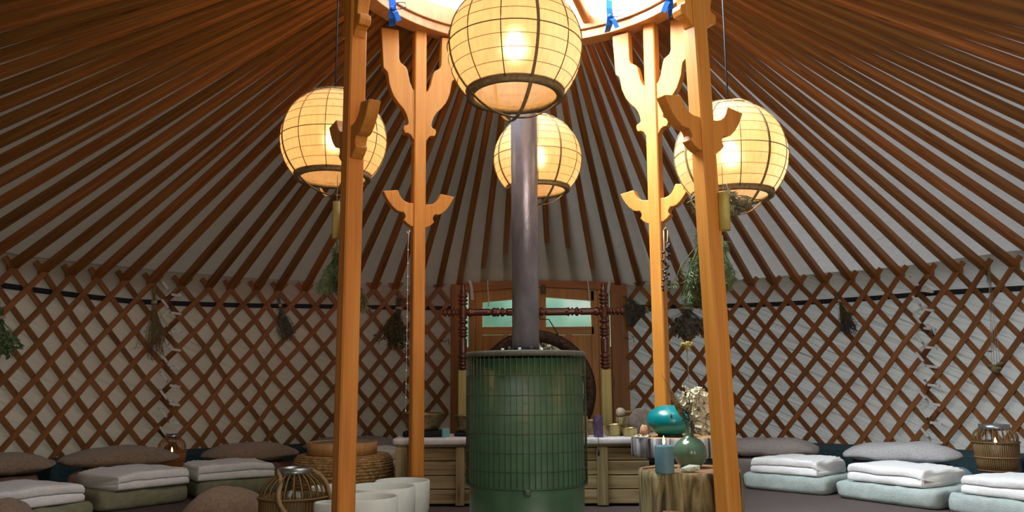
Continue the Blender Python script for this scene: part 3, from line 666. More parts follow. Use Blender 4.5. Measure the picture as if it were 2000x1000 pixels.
for k, a in enumerate(LAN):
    c, s = lantern(*a)
    top_ = c+Vector((0, 0, (LR*sin(radians(64))+.036)*s))
    r_ = sqrt(c.x**2+c.y**2)
    zend = RING_Z if r_ < RING_OUT else roofz(r_)-.03
    mb = MB(); mb.tube([top_, Vector((c.x, c.y, (top_.z+zend)/2)), Vector((c.x, c.y, zend+.01))], .004, 6)
    tag(center(mb.obj('lantern_cord', M_BLACK)), ['black cord holding the largest lantern at the front', 'black cord holding the lantern behind the left post', 'black cord holding the smallest lantern behind the flue', 'grey cord holding the lantern beside the right post'][k], 'cord', 'lantern cords')

# ------------------------------------------------------------------ stove
SX = -.04; SD = 3.73; RB = .268
stove = thing('wood_stove', 'dark green round wood stove inside a wire guard, at the middle', 'stove', (SX, SD-3.73, 0))
mb = MB(); mb.lathe([(.0, .0), (.262, .0), (.262, .02), (.258, .03), (.258, .785), (.0, .785)], 64); mb.obj('drum', M_STOVE, stove)
mb = MB(); mb.lathe([(.0, .795), (.270, .795), (.276, .800), (.276, .815), (.270, .819), (.0, .819)], 64); lid = mb.obj('lid', M_LID, stove)
mb = MB(); mb.lathe([(.264, .235), (.274, .235), (.274, .241), (.264, .241)], 64, closed=True); hoopmb = mb
guard = MB()
for zz in (.309, .386, .465, .545, .627, .713):
    guard.tube([Vector((.272*cos(2*pi*k/72), .272*sin(2*pi*k/72), zz)) for k in range(72)], .0022, 5, closed=True)
for k in range(66):
    a = 2*pi*k/66; guard.tube([Vector((.272*cos(a), .272*sin(a), .238)), Vector((.272*cos(a), .272*sin(a), .797))], .0016, 5)
gd = guard.obj('wire_guard', M_GUARD, stove); hoopmb.obj('guard_hoop', M_GUARD, gd)
mb = MB(); mb.box((-.006, -.292, .214), (.018, -.262, .240), .003); mb.box((.001, -.296, .219), (.011, -.286, .229), .002); mb.obj('latch', M_GUARD, gd)
for k in range(6):
    a = radians(-90+(k-2.5)*26); mb = MB(); mb.box((.115*cos(a)-.008, .115*sin(a)-.008, .817), (.115*cos(a)+.008, .115*sin(a)+.008, .835+.006*(k % 2)), .002); mb.obj('flue_bolt', M_IRON if k % 2 else M_TIN, lid)
pipe_x = atD(1025.5, 500, SD).x
flue = thing('flue_pipe', 'grey steel flue pipe rising from the stove to the skylight', 'flue pipe', (pipe_x, SD-3.73, .82))
MB().lathe([(.0625, 0), (.0625, .84), (.0635, .845), (.0635, 2.5), (.060, 2.5), (.060, 0)], 48, closed=True).obj('pipe', M_PIPE, flue)
MB().lathe([(.0625, 0), (.080, 0), (.080, .006), (.0625, .010)], 40, closed=True).obj('collar', M_IRON, flue)

# ------------------------------------------------------------------ gong in its turned frame
GD = 5.45
gy = GD-3.73
gc = atD(1045, 764, GD); gr = 115*px_m(GD)
gong = thing('gong', 'large dark bronze gong behind the stove, hanging in the turned frame', 'gong', gc)
MB().lathe([(gr*.80, .010), (gr*.97, .006), (gr, .0), (gr, -.05), (gr*.985, -.05), (gr*.97, -.004), (gr*.80, .0)], 72, axis=(0, -1, 0), closed=True).obj('rim', M_GONGRIM, gong)
mb = MB(); mb.lathe([(.0005, .032), (gr*.12, .030), (gr*.3, .022), (gr*.5, .014), (gr*.7, .008), (gr*.80, .010)], 72, axis=(0, -1, 0), wob=None); mb.obj('face', M_GONGFACE, gong)
frame = thing('gong_stand', 'dark red turned wooden gong stand in front of the door', 'gong stand', (gc.x, gy, 0))
def turned(p0, p1, r, rings):
    """turned spindle from p0 to p1 with bead rings at the given fractions"""
    p0, p1 = Vector(p0), Vector(p1); Ln = (p1-p0).length; prof = [(.0005, 0)]
    n = 80
    for k in range(n+1):
        f = k/n; rr = r*(.86+.14*sin(pi*min(1, f*1.0)))
        for g in rings:
            d = abs(f-g)*Ln
            if d < .012: rr = r*(1.0+.22*cos(d/.012*pi/2))
            elif d < .022: rr = min(rr, r*.68)
        prof.append((rr, f*Ln))
    prof.append((.0005, Ln))
    return MB().lathe(prof, 20, p0, (p1-p0))
xr = atD(1182, 700, GD).x; xl = atD(904, 700, GD).x
zt_, zb_ = atD(1182, 565, GD).z, atD(1182, 722, GD).z; zc_ = atD(1182, 608, GD).z
for x in (xl, xr):
    up_ = turned((x, gy, zb_), (x, gy, zt_), .028, (.04, .08, .13, .17, .44, .48, .52, .60, .84, .88, .93)).obj('upright', M_TURN, frame, world=True)
    MB().lathe([(.0005, .05), (.012, .045), (.018, .03), (.014, .012), (.024, .005), (.024, 0)], 18, (x, gy, zt_-.002)).obj('finial', M_TURN, up_, world=True)
    mb = MB(); mb.box((x-.03, gy-.02, .03), (x+.036, gy+.02, zb_+.004), .005, 2); lg_ = mb.obj('leg', M_PALE, frame, world=True)
    mb = MB(); mb.box((x-.035, gy-.16, 0), (x+.035, gy+.16, .035), .006, 1); mb.obj('foot', M_PALE, lg_, world=True)
cb_ = turned((xl, gy, zc_), (xr, gy, zc_), .026, (.05, .22, .25, .28, .5, .53, .56, .75, .78, .81, .95)).obj('crossbar', M_TURN, frame, world=True)
for x, s in ((xl, -1), (xr, 1)):
    turned((x+s*.026, gy, zc_), (x+s*.14, gy, zc_), .022, (.15, .35, .6, .85)).obj('crossbar_finial', M_TURN, cb_, world=True)
for k, sgn in enumerate((-1, 1)):
    P_ = lambda x, y: atD(1045+sgn*(x-1045), y, GD-.0)
    mb = MB(); mb.tube([P_(1052, 612), P_(1055, 623), P_(1072, 624), P_(1082, 640), P_(1090, 654)], .004, 6)
    tag(center(mb.obj('gong_rope', M_BLACK)), 'black rope from the crossbar to the gong rim on the %s' % ('left, behind the flue pipe', 'right of the flue pipe')[k], 'rope', 'gong ropes')

# ------------------------------------------------------------------ altar bench
AD = 4.65; ay = AD-3.73
ax0 = atD(772, 930, AD).x; ax1 = .74
altar = thing('altar_bench', 'low weathered plank bench standing in front of the gong', 'bench', ((ax0+ax1)/2, ay, 0))
AH = .325
zs = [0.012, .093, .168, .248, AH-.004]
for k in range(4):
    mb = MB(); mb.box((ax0+.02, ay+.012, zs[k]+.002), (ax1-.02, ay+.034, zs[k+1]-.002), .004, 0); mb.obj('plank', M_PLANK, altar, world=True)
for x0, x1 in ((ax0, atD(795, 930, AD).x), (atD(890, 930, AD).x, atD(907, 930, AD).x), (atD(1166, 930, AD).x, atD(1188, 930, AD).x), (ax1-.07, ax1)):
    mb = MB(); mb.box((x0, ay-.012, .006), (x1, ay+.011, AH), .004, 2); mb.obj('stile', M_PLANK, altar, world=True)
mb = MB(); mb.box((ax0, ay, AH), (ax1, ay+.46, AH+.012), .003, 0); mb.obj('top_board', M_PLANK, altar, world=True)
for x in (ax0+.012, ax1-.012):
    mb = MB(); mb.box((x-.012, ay+.035, .0), (x+.012, ay+.45, AH), .003, 1); mb.obj('end_panel', M_PLANK, altar, world=True)
mb = MB(); mb.box((ax0+.03, ay+.43, .0), (ax1-.03, ay+.45, AH), .003, 0); mb.obj('back_panel', M_PLANK, altar, world=True)
# cloth
def slab(w_, d_, h_, r_=None, bump=.004, seed=0, nu=44, nv=40, ex=3.0, sag=0.0):
    """soft rounded slab resting on z=0, centred in x,y"""
    r_ = r_ or h_*.45
    def fn(u, v):
        a = 2*pi*u
        # superellipse in section around the rim: v from bottom centre to top centre
        ca, sa = cos(a), sin(a)
        f = 1/max(1e-6, (abs(ca)**12+abs(sa)**12)**(1/12))
        px, py = ca*f, sa*f
        # section path
        b = v
        if b < .25: k = b/.25; rad = k; z = 0; edge = 0
        elif b > .75: k = (1-b)/.25; rad = k; z = h_; edge = 0
        else:
            s_ = (b-.25)/.5*pi-pi/2; z = h_/2+h_/2*(abs(sin(s_))**(2/ex))*(1 if sin(s_) > 0 else -1); rad = 1; edge = (abs(cos(s_))**(2/ex))
        W, Dp = w_/2-r_, d_/2-r_
        x = px*(W*rad)+(px*edge*r_ if rad >= 1 else 0); y = py*(Dp*rad)+(py*edge*r_ if rad >= 1 else 0)
        q = Vector((x, y, z))
        nz = noise.noise(Vector((x*9+seed*7.3, y*9+seed*3.1, z*9)))*bump+noise.noise(Vector((x*25+seed, y*25, z*30)))*bump*.5
        if z > .3*h_: z += nz*1.4-sag*(x/(w_/2))**2*h_
        return Vector((x+px*edge*nz*1.5, y+py*edge*nz*1.5, max(0, z)))
    mb = MB(); mb.grid(fn, nu*2, nv, closed_u=True); return mb
mb = slab(ax1-ax0+.05, .50, .036, .014, .004, 3, 60, 28)
o = mb.obj('altar_cloth', M_CLOTH); o.location = ((ax0+ax1)/2, ay+.225, AH+.013); tag(o, 'thick white cloth laid over the plank bench', 'cloth')
ATOP = AH+.013+.038

# ------------------------------------------------------------------ things on the altar
def bowl(name, px, py_rim, D, r, h, mat, label, cat='singing bowl', grp=None, zb=None, flare=.82, th=.008):
    c = atD(px, py_rim, D)
    zb = c.z-h if zb is None else zb
    n = 14; outer = []; 
    for k in range(n+1):
        f = k/n; outer.append((.0005 if f == 0 else r*min(1, .62+.10*min(1, f/.15)+.28*max(0, (f-.15)/.85)**.75), 0 if f < .08 else h*((f-.08)/.92)))
    inner = [(max(.0005, a-th), b+th*(1-b/h)) for a, b in reversed(outer)]
    mb = MB(); mb.lathe(outer+[(r-th*.5, h+.002)]+inner, 48)
    o = mb.obj(name, mat); o.location = (c.x, c.y, zb); tag(o, label, cat, grp); return o
def atA(px, D): return atD(px, 850, D)
c = atA(829, 4.86)
mb = slab(.235, .2, .036, .016, .002, 5); o = mb.obj('bowl_cushion', M_DARKFELT); o.location = (c.x, c.y, ATOP-.004); tag(o, 'flat black cushion under the bronze bowl at the left end of the bench', 'cushion')
bowl('singing_bowl', 827, 812, 4.86, .128, .1, M_BRASS, 'dark bronze singing bowl on the black cushion at the left', grp='bronze singing bowls', zb=ATOP+.033)
c = atA(917, 4.88)
mb = slab(.17, .16, .025, .012, .002, 6); o = mb.obj('bowl_cushion', M_DARKFELT); o.location = (c.x, c.y, ATOP-.004); tag(o, 'black cushion half hidden behind the stove', 'cushion')
bowl('singing_bowl', 917, 812, 4.88, .098, .095, M_BRASS, 'grey bronze singing bowl half hidden by the stove on its left', grp='bronze singing bowls', zb=ATOP+.021)
c = atA(870, 4.74); mb = MB(); mb.box((-.02, -.015, 0), (.022, .015, .052), .003); o = mb.obj('small_box', M_CYAN); o.location = (c.x, c.y, ATOP-.003); o.rotation_euler = (0, 0, .35); tag(o, 'small cyan card box on the white cloth by the black cushion', 'box')
def rock(name, px, D, w_, h_, mat, label, cat, zb=None, seed=1, rough=.25, facet=False, dy=1.0, seg=18, grp=None, pw=1.0):
    c = atD(px, 850, D); bm = bmesh.new(); bmesh.ops.create_icosphere(bm, subdivisions=3 if not facet else 2, radius=1)
    for v in bm.verts:
        k = 1+rough*noise.noise(v.co*1.7+Vector((seed*3.7, seed, 0)))+rough*.4*noise.noise(v.co*5+Vector((seed, 0, seed)))
        v.co = Vector((v.co.x*w_/2*k, v.co.y*w_/2*dy*k, (v.co.z*.5+.5)*h_*k))
        if v.co.z < .06*h_: v.co.z = 0
    mz = min(v.co.z for v in bm.verts)
    for v in bm.verts: v.co.z -= mz
    me = bpy.data.meshes.new(name); bm.to_mesh(me); bm.free(); me.materials.append(mat)
    if not facet: me.polygons.foreach_set('use_smooth', [True]*len(me.polygons))
    o = bpy.data.objects.new(name, me); COL.objects.link(o); o.location = (c.x, c.y, ATOP-.004 if zb is None else zb); tag(o, label, cat, grp); return o
# carved orange pillar, amethyst point
c = atA(1139, 4.72); mb = MB(); mb.lathe([(.0005, 0), (.030, 0), (.031, .01), (.028, .035), (.030, .06), (.027, .085), (.029, .112), (.022, .120), (.0005, .120)], 20, wob=lambda a, h: 1+.06*noise.noise(Vector((cos(a)*2, sin(a)*2, h*30))))
o = mb.obj('carved_pillar', M_ORANGESTONE); o.location = (c.x, c.y, ATOP-.003); tag(o, 'speckled orange carved pillar standing beside the stove on the white cloth', 'ornament')
c = atA(1169, 4.70)
am = thing('amethyst_point', 'dark purple amethyst point standing on the white cloth', 'crystal', (c.x, c.y, ATOP-.003))
mb = MB(); pr = [(.028*cos(2*pi*k/6+.3), .028*sin(2*pi*k/6+.3)) for k in range(6)]; mb.sweep([(0, 0, 0), (0, 0, .10), (.003, 0, .118), (.004, 0, .126)], pr, ref=(0, 1, 0), scale=[1, .96, .8, .35]); mb.obj('point', M_AMETHYST, am)
mb = MB(); tz = []
p0 = Vector((c.x-.008, ay-.030, ATOP+.002))
mb.tube([p0+Vector((0, .03, .002)), p0, p0+Vector((0, -.004, -.03)), p0+Vector((0, -.004, -.06))], .0012, 5); mb.lathe([(.0005, -.062), (.004, -.065), (.0065, -.085), (.004, -.100), (.0005, -.103)], 10, p0+Vector((0, -.004, 0)))
tag(center(mb.obj('hanging_pendulum', M_IRON)), 'small dark pendulum on a thread hanging over the bench front', 'pendulum')
bowl('brass_bowl', 1198, 832, 4.80, .070, .068, M_YELLOWBRASS, 'shiny brass singing bowl in front of the pale gong leg', grp='brass bowls on the bench', zb=ATOP-.003)
bowl('brass_bowl', 1150, 822, 4.98, .075, .085, M_BRASS, 'dull bronze bowl behind the orange pillar', grp='brass bowls on the bench', zb=ATOP-.003)
bowl('brass_bowl', 1229, 836, 4.76, .052, .05, M_YELLOWBRASS, 'small brass bowl right of the shiny brass bowl', grp='brass bowls on the bench', zb=ATOP-.003)
c = atA(1232, 4.98); mb = MB(); mb.lathe([(.0005, 0), (.085, 0), (.088, .02), (.084, .105), (.0005, .105)], 28, wob=lambda a, h: 1+.05*noise.noise(Vector((cos(a)*2, sin(a)*2, 1)))); o = mb.obj('wood_block', M_BARK); o.location = (c.x, c.y, ATOP-.003); tag(o, 'round brown log block under the felt mallet', 'log')
mal = thing('felt_mallet', 'pale felt mallet lying on the brown log block', 'mallet', (c.x, c.y, ATOP+.103))
MB().lathe([(.0005, -.028), (.018, -.024), (.028, -.006), (.026, .012), (.016, .025), (.0005, .028)], 18, (-.06, -.02, .026), (1, .2, 0)).obj('head', M_SHELL, mal)
mb = MB(); mb.tube([(-.035, -.015, .026), (.14, .02, .020)], .010, 10); mb.obj('handle', M_STALK, mal)
rock('grey_stone', 1254, 4.86, .16, .155, M_GREYSTONE, 'rounded grey brown stone slab behind the orange cone', 'stone', seed=4, rough=.12, dy=.35)

# birch slice table with its dark stool, drum and small things
BD = 4.12; bc = atD(1318, 860, BD)
BZ1 = atD(1290, 857, BD-.2).z; BZ0 = atD(1250, 897, BD-.2).z
stool = thing('dark_stool', 'dark low stool under the birch log slice', 'stool', (bc.x, bc.y, 0))
for sx in (-1, 1):
    for sy in (-1, 1):
        mb = MB(); mb.sweep([(sx*.12, sy*.10, 0), (sx*.10, sy*.09, BZ0-.02)], rect(.028, .028)); mb.obj('leg', M_IRON, stool)
mb = MB(); mb.box((-.13, -.12, BZ0-.025), (.13, .12, BZ0-.001), .004); mb.obj('seat', M_IRON, stool)
def slabwob(sd, amp): return lambda a, h: 1+amp*noise.noise(Vector((cos(a)*1.2+sd, sin(a)*1.2, 0)))+amp*.35*noise.noise(Vector((cos(a)*9, sin(a)*9+sd, h*4)))
br = .215
sl = thing('birch_log_slice', 'thick log slice with white bark carrying the teal drum', 'log slice', (bc.x, bc.y, BZ0))
mb = MB(); mb.lathe([(br*.98, 0), (br, .01), (br, BZ1-BZ0-.008), (br*.985, BZ1-BZ0)], 60, wob=slabwob(2, .07)); 
mb.w = [Vector((v.z*.6, atan2(v.y, v.x)*br*.9, 0)) for v in mb.v]; mb.obj('bark', M_BIRCH, sl)
mb = MB(); mb.lathe([(.0005, 0), (br*.98, 0), (br*.985, BZ1-BZ0), (.0005, BZ1-BZ0)], 60, wob=slabwob(2, .07)); mb.obj('wood', M_HONEY, sl)
dc = atD(1308, 830, 4.08)
drum = thing('tongue_drum', 'glossy teal steel tongue drum on the birch log slice', 'drum', (dc.x, dc.y, BZ1))
dr = .112; dh = .150
n = 20; prof = [(max(.0005, dr*cos(a)**.9 if cos(a) > 0 else .0005), dh/2+.004+dh/2*sin(a)) for a in [radians(-90+180*k/n) for k in range(n+1)]]
MB().lathe(prof, 56).obj('shell', M_TEALDRUM, drum)
MB().lathe([(.05, 0), (.06, 0), (.06, .012), (.05, .012)], 32, closed=True).obj('rubber_ring', M_IRON, drum)
cz = BZ1
cone = rock('orange_cone', 1258, 4.04, .042, .060, M_ORANGESTONE, 'small orange cone stone ringed by brown beads', 'stone', zb=cz, seed=2, rough=.15)
for k in range(12):
    a = 2*pi*k/12; bmb = MB(); bmb.lathe([(.0005, -.007), (.005, -.005), (.007, 0), (.005, .005), (.0005, .007)], 10)
    cc = atD(1257, 850, 4.035); o = bmb.obj('bead', M_STALK if k % 2 else M_SHELL); o.location = (cc.x+.032*cos(a), cc.y+.032*sin(a), cz+.008)
    tag(o, 'small bead of the ring of beads round the orange cone', 'bead', 'beads round the orange cone')
for k, (px, D, lab) in enumerate(((1243, 3.99, 'cream pebble at the left edge of the birch slice'), (1252, 3.97, 'pale shell in front of the bead ring'), (1262, 3.965, 'pale shell right of the bead ring, near the drum'))):
    rock('pebble', px, D, .024, .012, M_SHELL, lab, 'pebble', zb=cz-.001, seed=k+3, rough=.2, grp='pebbles on the birch slice')
rock('white_crystal', 1275, 3.98, .035, .05, M_SHELL, 'small white crystal on the floor left of the candle stump', 'crystal', zb=.20, seed=9, facet=True)

# ------------------------------------------------------------------ stump with candle, vase, crystal
TD = 3.34; tc_ = atD(1350, 920, TD); TZ = .335; trd = .205
st = thing('log_stump', 'rough barked log stump table carrying the candle and green vase', 'stump', (tc_.x, tc_.y, 0))
def swob(a, h): return 1+.06*noise.noise(Vector((cos(a)*1.3, sin(a)*1.3, h*.8)))+.035*noise.noise(Vector((cos(a)*6, sin(a)*6, h*3)))
mb = MB(); mb.lathe([(trd*1.08, 0)]+[(trd*(1.08-.08*min(1, k/6)), TZ*k/12) for k in range(1, 12)]+[(trd*.99, TZ-.006), (trd*.965, TZ)], 80, wob=swob); mb.obj('bark', M_BARK, st)
mb = MB(); mb.lathe([(.0005, TZ-.001), (trd*.5, TZ-.001), (trd*.97, TZ-.002), (trd*.97, TZ-.02)], 80, wob=swob); mb.obj('top_face', M_STUMPTOP, st)
mb = MB(); hx = atD(1313, 985, TD-.2); hw = .036
yy = tc_.y-trd*1.02
mb.box((hx.x-hw-tc_.x, -trd*1.04-.004, .185), (hx.x+hw-tc_.x, -trd*.9, .20), .003); mb.box((hx.x-hw*.7-tc_.x, -trd*1.035-.002, .10), (hx.x-hw*.45-tc_.x, -trd*.9, .186), .003); mb.box((hx.x+hw*.45-tc_.x, -trd*1.035-.002, .10), (hx.x+hw*.7-tc_.x, -trd*.9, .186), .003)
mb.obj('carved_mark', M_STUMPTOP, st)
c = atZ(1301, 925, TZ)
cn = thing('pillar_candle', 'lit blue grey pillar candle on the stump left of the green vase', 'candle', (c.x, c.y+.03, TZ-.001))
wx = MB().lathe([(.0005, 0), (.036, 0), (.0365, .004), (.0365, .098), (.034, .104), (.028, .098), (.0005, .094)], 36).obj('wax', M_CANDLE, cn)
mb = MB(); mb.tube([(0, 0, .092), (.001, 0, .108)], .0012, 5); wk = mb.obj('wick', M_IRON, wx)
MB().lathe([(.0005, .106), (.004, .110), (.0055, .118), (.004, .128), (.0005, .140)], 12).obj('flame', M_FLAME, wx)
c = atZ(1352, 914, TZ)
va = thing('round_vase', 'glossy green round vase with a slim neck on the stump', 'vase', (c.x, c.y+.03, TZ-.001))
vr = .068
prof = [(.0005, 0), (.036, 0), (.040, .004), (.056, .022), (.066, .046), (.068, .062), (.064, .082), (.050, .104), (.030, .118), (.0185, .126), (.016, .140), (.0155, .178), (.0185, .187), (.015, .187), (.012, .178), (.012, .13), (.0005, .12)]
MB().lathe(prof, 48).obj('body', M_VASE, va)
vt = va.location+Vector((0, 0, .187))
# flowers in the vase: each stem its own thing
def stem_curve(p, q, bend=(0, 0, 0), n=8):
    p, q = Vector(p), Vector(q); b = Vector(bend); return [p+(q-p)*(k/n)+b*sin(pi*k/n) for k in range(n+1)]
def vpx(px, py, D): return atD(px, py, D)
VD = vt.y+3.73
hy = thing('hydrangea', 'cream dried hydrangea head in the green vase', 'flower', vt)
hc = vpx(1366, 805, VD-.02)
mb = MB(); mb.tube(stem_curve(vt+Vector((0, 0, -.06)), hc+Vector((0, 0, -.02))), .003, 6); hs_ = mb.obj('stem', M_STALK, hy, world=True)
mb = MB(); rnd = random.Random(3)
for (px, py, rx, nn) in ((1363, 778, .040, 60), (1370, 805, .046, 80), (1374, 832, .034, 45), (1345, 788, .026, 30)):
    cc = vpx(px, py, VD-.02+rnd.uniform(-.03, .02))
    for j in range(7):
        o_ = Vector((rnd.gauss(0, 1), rnd.gauss(0, 1), rnd.gauss(0, 1))).normalized()*rx*.38; q_ = rx*.5
        mb.lathe([(.0005, -q_), (q_*.7, -q_*.7), (q_, 0), (q_*.7, q_*.7), (.0005, q_)], 10, cc+o_)
    for k in range(nn):
        d = Vector((rnd.gauss(0, 1), rnd.gauss(0, 1), rnd.gauss(0, 1))).normalized()
        p = cc+d*rx*rnd.uniform(.75, 1.0)
        for j in range(4):
            t1 = d.orthogonal().normalized(); t1.rotate(Matrix.Rotation(j*pi/2+k, 3, d)); mb.leaf(p, t1+d*.25, .017, .018, up=d, bend=.1)
mb.obj('petals', M_CREAM, hs_, world=True)
def single(name, build, mat, label, cat, grp=None):
    mb = MB(); build(mb); o = mb.obj(name, mat); tag(center(o), label, cat, grp); return o
ya = thing('yarrow_stem', 'tall dried yellow yarrow standing up from the green vase', 'flower', vt)
ytop = vpx(1341, 676, VD-.01)
mb = MB(); mb.tube(stem_curve(vt+Vector((-.004, 0, -.05)), ytop, (.006, 0, 0)), .0016, 6); ys_ = mb.obj('stem', M_STRAW, ya, world=True)
mb = MB()
for k in range(46):
    a = rnd.uniform(0, 2*pi); r_ = sqrt(rnd.random())*.024; p = ytop+Vector((r_*cos(a), r_*sin(a), .012-.25*r_+rnd.uniform(-.006, .006)))
    mb.lathe([(.0005, -.004), (.004, -.001), (.003, .004), (.0005, .005)], 6, p)
    if k % 4 == 0: mb.tube([ytop+Vector((0, 0, -.03)), p], .0008, 4)
mb.obj('flower_head', M_YARROW, ys_, world=True)
def feather(pts, wd, mat, label, mbn='feather'):
    pts = [Vector(p) for p in pts]
    mb = MB(); n = 14; left = []; right = []; mid = []
    P = lambda f: (pts[0]*(1-f)**2+pts[1]*2*f*(1-f)+pts[2]*f*f)
    for k in range(n+1):
        f = k/n; p = P(f); d = (P(min(1, f+.02))-P(max(0, f-.02))).normalized(); a = d.cross(Vector((0, -1, .1))).normalized()
        w_ = wd*(sin(pi*min(1, max(0, (f-.2)/.8))**.7) if f > .2 else 0)+.0006
        left.append(p-a*w_+Vector((0, .003*(k % 2), 0))); right.append(p+a*w_); mid.append(p+Vector((0, -.002, 0)))
    vs = left+mid+right; fs = []
    for k in range(n):
        fs += [(k, k+1, n+1+k+1, n+1+k), (n+1+k, n+1+k+1, 2*n+2+k+1, 2*n+2+k)]
    mb.add(vs, fs); o = mb.obj(mbn, mat); s = o.modifiers.new('th', 'SOLIDIFY'); s.thickness = .0012
    tag(center(o), label, 'feather', 'feathers in the vase')
feather([vt+Vector((.004, 0, -.02)), vpx(1376, 785, VD), vpx(1407, 748, VD-.01)], .012, M_FEATHER, 'white feather leaning right in the green vase')
feather([vt+Vector((-.004, 0, -.02)), vpx(1325, 800, VD), vpx(1306, 760, VD-.02)], .010, M_STALK, 'brown feather leaning left in the green vase')
feather([vt+Vector((-.002, .004, -.02)), vpx(1330, 790, VD+.01), vpx(1292, 732, VD)], .003, M_STRAW, 'thin straw coloured grass blade leaning left in the vase')
fo = thing('filler_sprig', 'green and cream filler sprig at the neck of the green vase', 'flower', vt)
mb = MB()
for k in range(5):
    q = vpx(1320+k*7, 765+rnd.uniform(0, 40), VD+rnd.uniform(-.03, .02)); mb.tube(stem_curve(vt+Vector((0, 0, -.03)), q), .001, 4)
mb.obj('stems', M_STALK, fo, world=True)
mb = MB()
for k in range(70):
    p = vpx(rnd.gauss(1340, 9), rnd.uniform(790, 824), VD+rnd.uniform(-.03, .02)); mb.leaf(p, (rnd.uniform(-1, 1), rnd.uniform(-1, .3), rnd.uniform(.2, 1)), .022, .010)
mb.obj('leaves', M_OLIVE, fo, world=True)
mb = MB()
for k in range(26):
    p = vpx(rnd.gauss(1337, 6), rnd.gauss(772, 8), VD+rnd.uniform(-.03, .01)); mb.lathe([(.0005, -.005), (.005, 0), (.0005, .005)], 6, p)
mb.obj('seed_heads', M_CREAM, fo, world=True)
c = atZ(1349, 922, TZ)
for k in range(1):
    bm = bmesh.new(); bmesh.ops.create_icosphere(bm, subdivisions=1, radius=1)
    for v in bm.verts: v.co = Vector((v.co.x*.045, v.co.y*.02, v.co.z*.016))+Vector((0, 0, 0)); v.co *= 1+.25*noise.noise(v.co*60)
    mz = min(v.co.z for v in bm.verts)
    for v in bm.verts: v.co.z -= mz
    me = bpy.data.meshes.new('raw_crystal'); bm.to_mesh(me); bm.free(); me.materials.append(M_CRYSTAL); o = bpy.data.objects.new('raw_crystal', me); COL.objects.link(o)
    o.location = (c.x, c.y, TZ-.003); o.rotation_euler = (0, -.12, .1); tag(o, 'pale greenish raw crystal lying in front of the green vase', 'crystal')
c = atD(1443, 908, 3.42); mb = MB(); mb.box((-.03, -.02, 0), (.022, .02, .06), .008); o = mb.obj('bark_piece', M_BARK); o.location = (atZ(1443, 921, TZ).x-.02, 3.42-3.73, TZ-.002); tag(o, 'small brown bark piece just behind the nearer right post', 'bark')
c = atZ(1262, 921, .3); mb = MB(); mb.tube([(0, 0, 0), (.07, .01, .006), (.14, .03, .0)], .004, 6); o = mb.obj('incense_stick', M_STALK); o.location = (tc_.x-.195, tc_.y-.02, TZ+.003); tag(o, 'thin brown twig lying at the left edge of the stump', 'twig')

# ------------------------------------------------------------------ crystal bowls on the floor
def qbowl(px, py, D, r, label, th=.008):
    c = atD(px, py, D); h = c.z
    prof = [(.0005, 0), (r*.55, .0), (r*.78, h*.06), (r*.93, h*.16), (r*.99, h*.32), (r, h*.55), (r, h-.003), (r-th*.5, h), (r-th, h-.003), (r-th, h*.5), (r*.92-th, h*.2), (r*.7, h*.08), (.0005, h*.05)]
    mb = MB(); mb.lathe(prof, 64); o = mb.obj('crystal_bowl', M_QUARTZ); o.location = (c.x, c.y, 0); tag(o, label, 'crystal bowl', 'white crystal bowls')
qbowl(786, 938, 4.16, .137, 'white frosted crystal bowl at the right rear, before the rear left post')
qbowl(744, 949, 3.80, .158, 'widest white frosted crystal bowl in the middle of its group')
qbowl(716, 969, 3.46, .130, 'white frosted crystal bowl in front, beside the nearer left post')
qbowl(646, 949, 4.02, .095, 'white frosted crystal bowl behind the basket lantern')
qbowl(641, 980, 3.30, .055, 'smallest white crystal bowl between the basket lantern and the left post')
c = atD(668, 1000, 2.86)
rock('cream_stone', 664, 2.86, .095, .05, M_CREAM, 'cream knobbly dried bloom at the foot of the nearer left post', 'ornament', zb=.12, seed=11, rough=.35)
rock('black_stone', 707, 2.90, .032, .035, M_SEED, 'small black stone right of the cream bloom', 'stone', zb=.12, seed=12, rough=.2)
# low tray those two stand on
c = atD(682, 1000, 2.87); mb = MB(); mb.lathe([(.0005, 0), (.11, 0), (.11, .118), (.0005, .119)], 40); o = mb.obj('low_stand', M_HONEY); o.location = (c.x, c.y-.02, 0); tag(o, 'low round wooden stand under the cream bloom and black stone', 'stand')

# ------------------------------------------------------------------ pouf with round wooden frame drum
PD = 5.05; pc = atD(671, 905, PD)
pr_ = 94*px_m(PD); ph = .262
def pouf_prof():
    out = [(.0005, .0), (pr_*.7, 0)]
    n = 8
    for k in range(n):
        a = radians(-75+150*k/(n-1)); zz = ph*.5+ph*.5*sin(a); rr = pr_*(.80+.20*cos(a))
        out += [(rr, zz)]
    out += [(pr_*.75, ph), (.0005, ph)]; return out
base = pouf_prof()
mb = MB(); nr = 18; prof = [(.0005, 0)]
for k in range(nr*6+1):
    f = k/(nr*6); a = radians(-80+160*f); zz = ph*.5+ph*.5*sin(a); rr = pr_*(.78+.20*max(0, cos(a))**.7)+.007*abs(sin(f*nr*pi)); prof.append((rr, zz))
prof.append((pr_*.6, ph)); prof.append((.0005, ph))
mb.lathe(prof, 110, wob=lambda a, h: 1+.018*sin(a*46+h*120)); o = mb.obj('seagrass_pouf', M_SEAGRASS); o.location = (pc.x, pc.y, 0); tag(o, 'round woven seagrass pouf on the floor behind the white bowls', 'pouf')
fd = thing('frame_drum', 'round pale wooden frame drum lying on the seagrass pouf', 'drum', (pc.x-.005, pc.y-.02, ph))
fr_ = 64*px_m(PD-.0)
MB().lathe([(fr_-.012, .002), (fr_, .002), (fr_, .072), (fr_-.012, .072)], 64, closed=True).obj('frame', M_HONEY, fd)
MB().lathe([(.0005, .0655), (fr_-.012, .0655), (fr_-.012, .061), (.0005, .061)], 48).obj('skin', M_GREYTAUPE, fd)

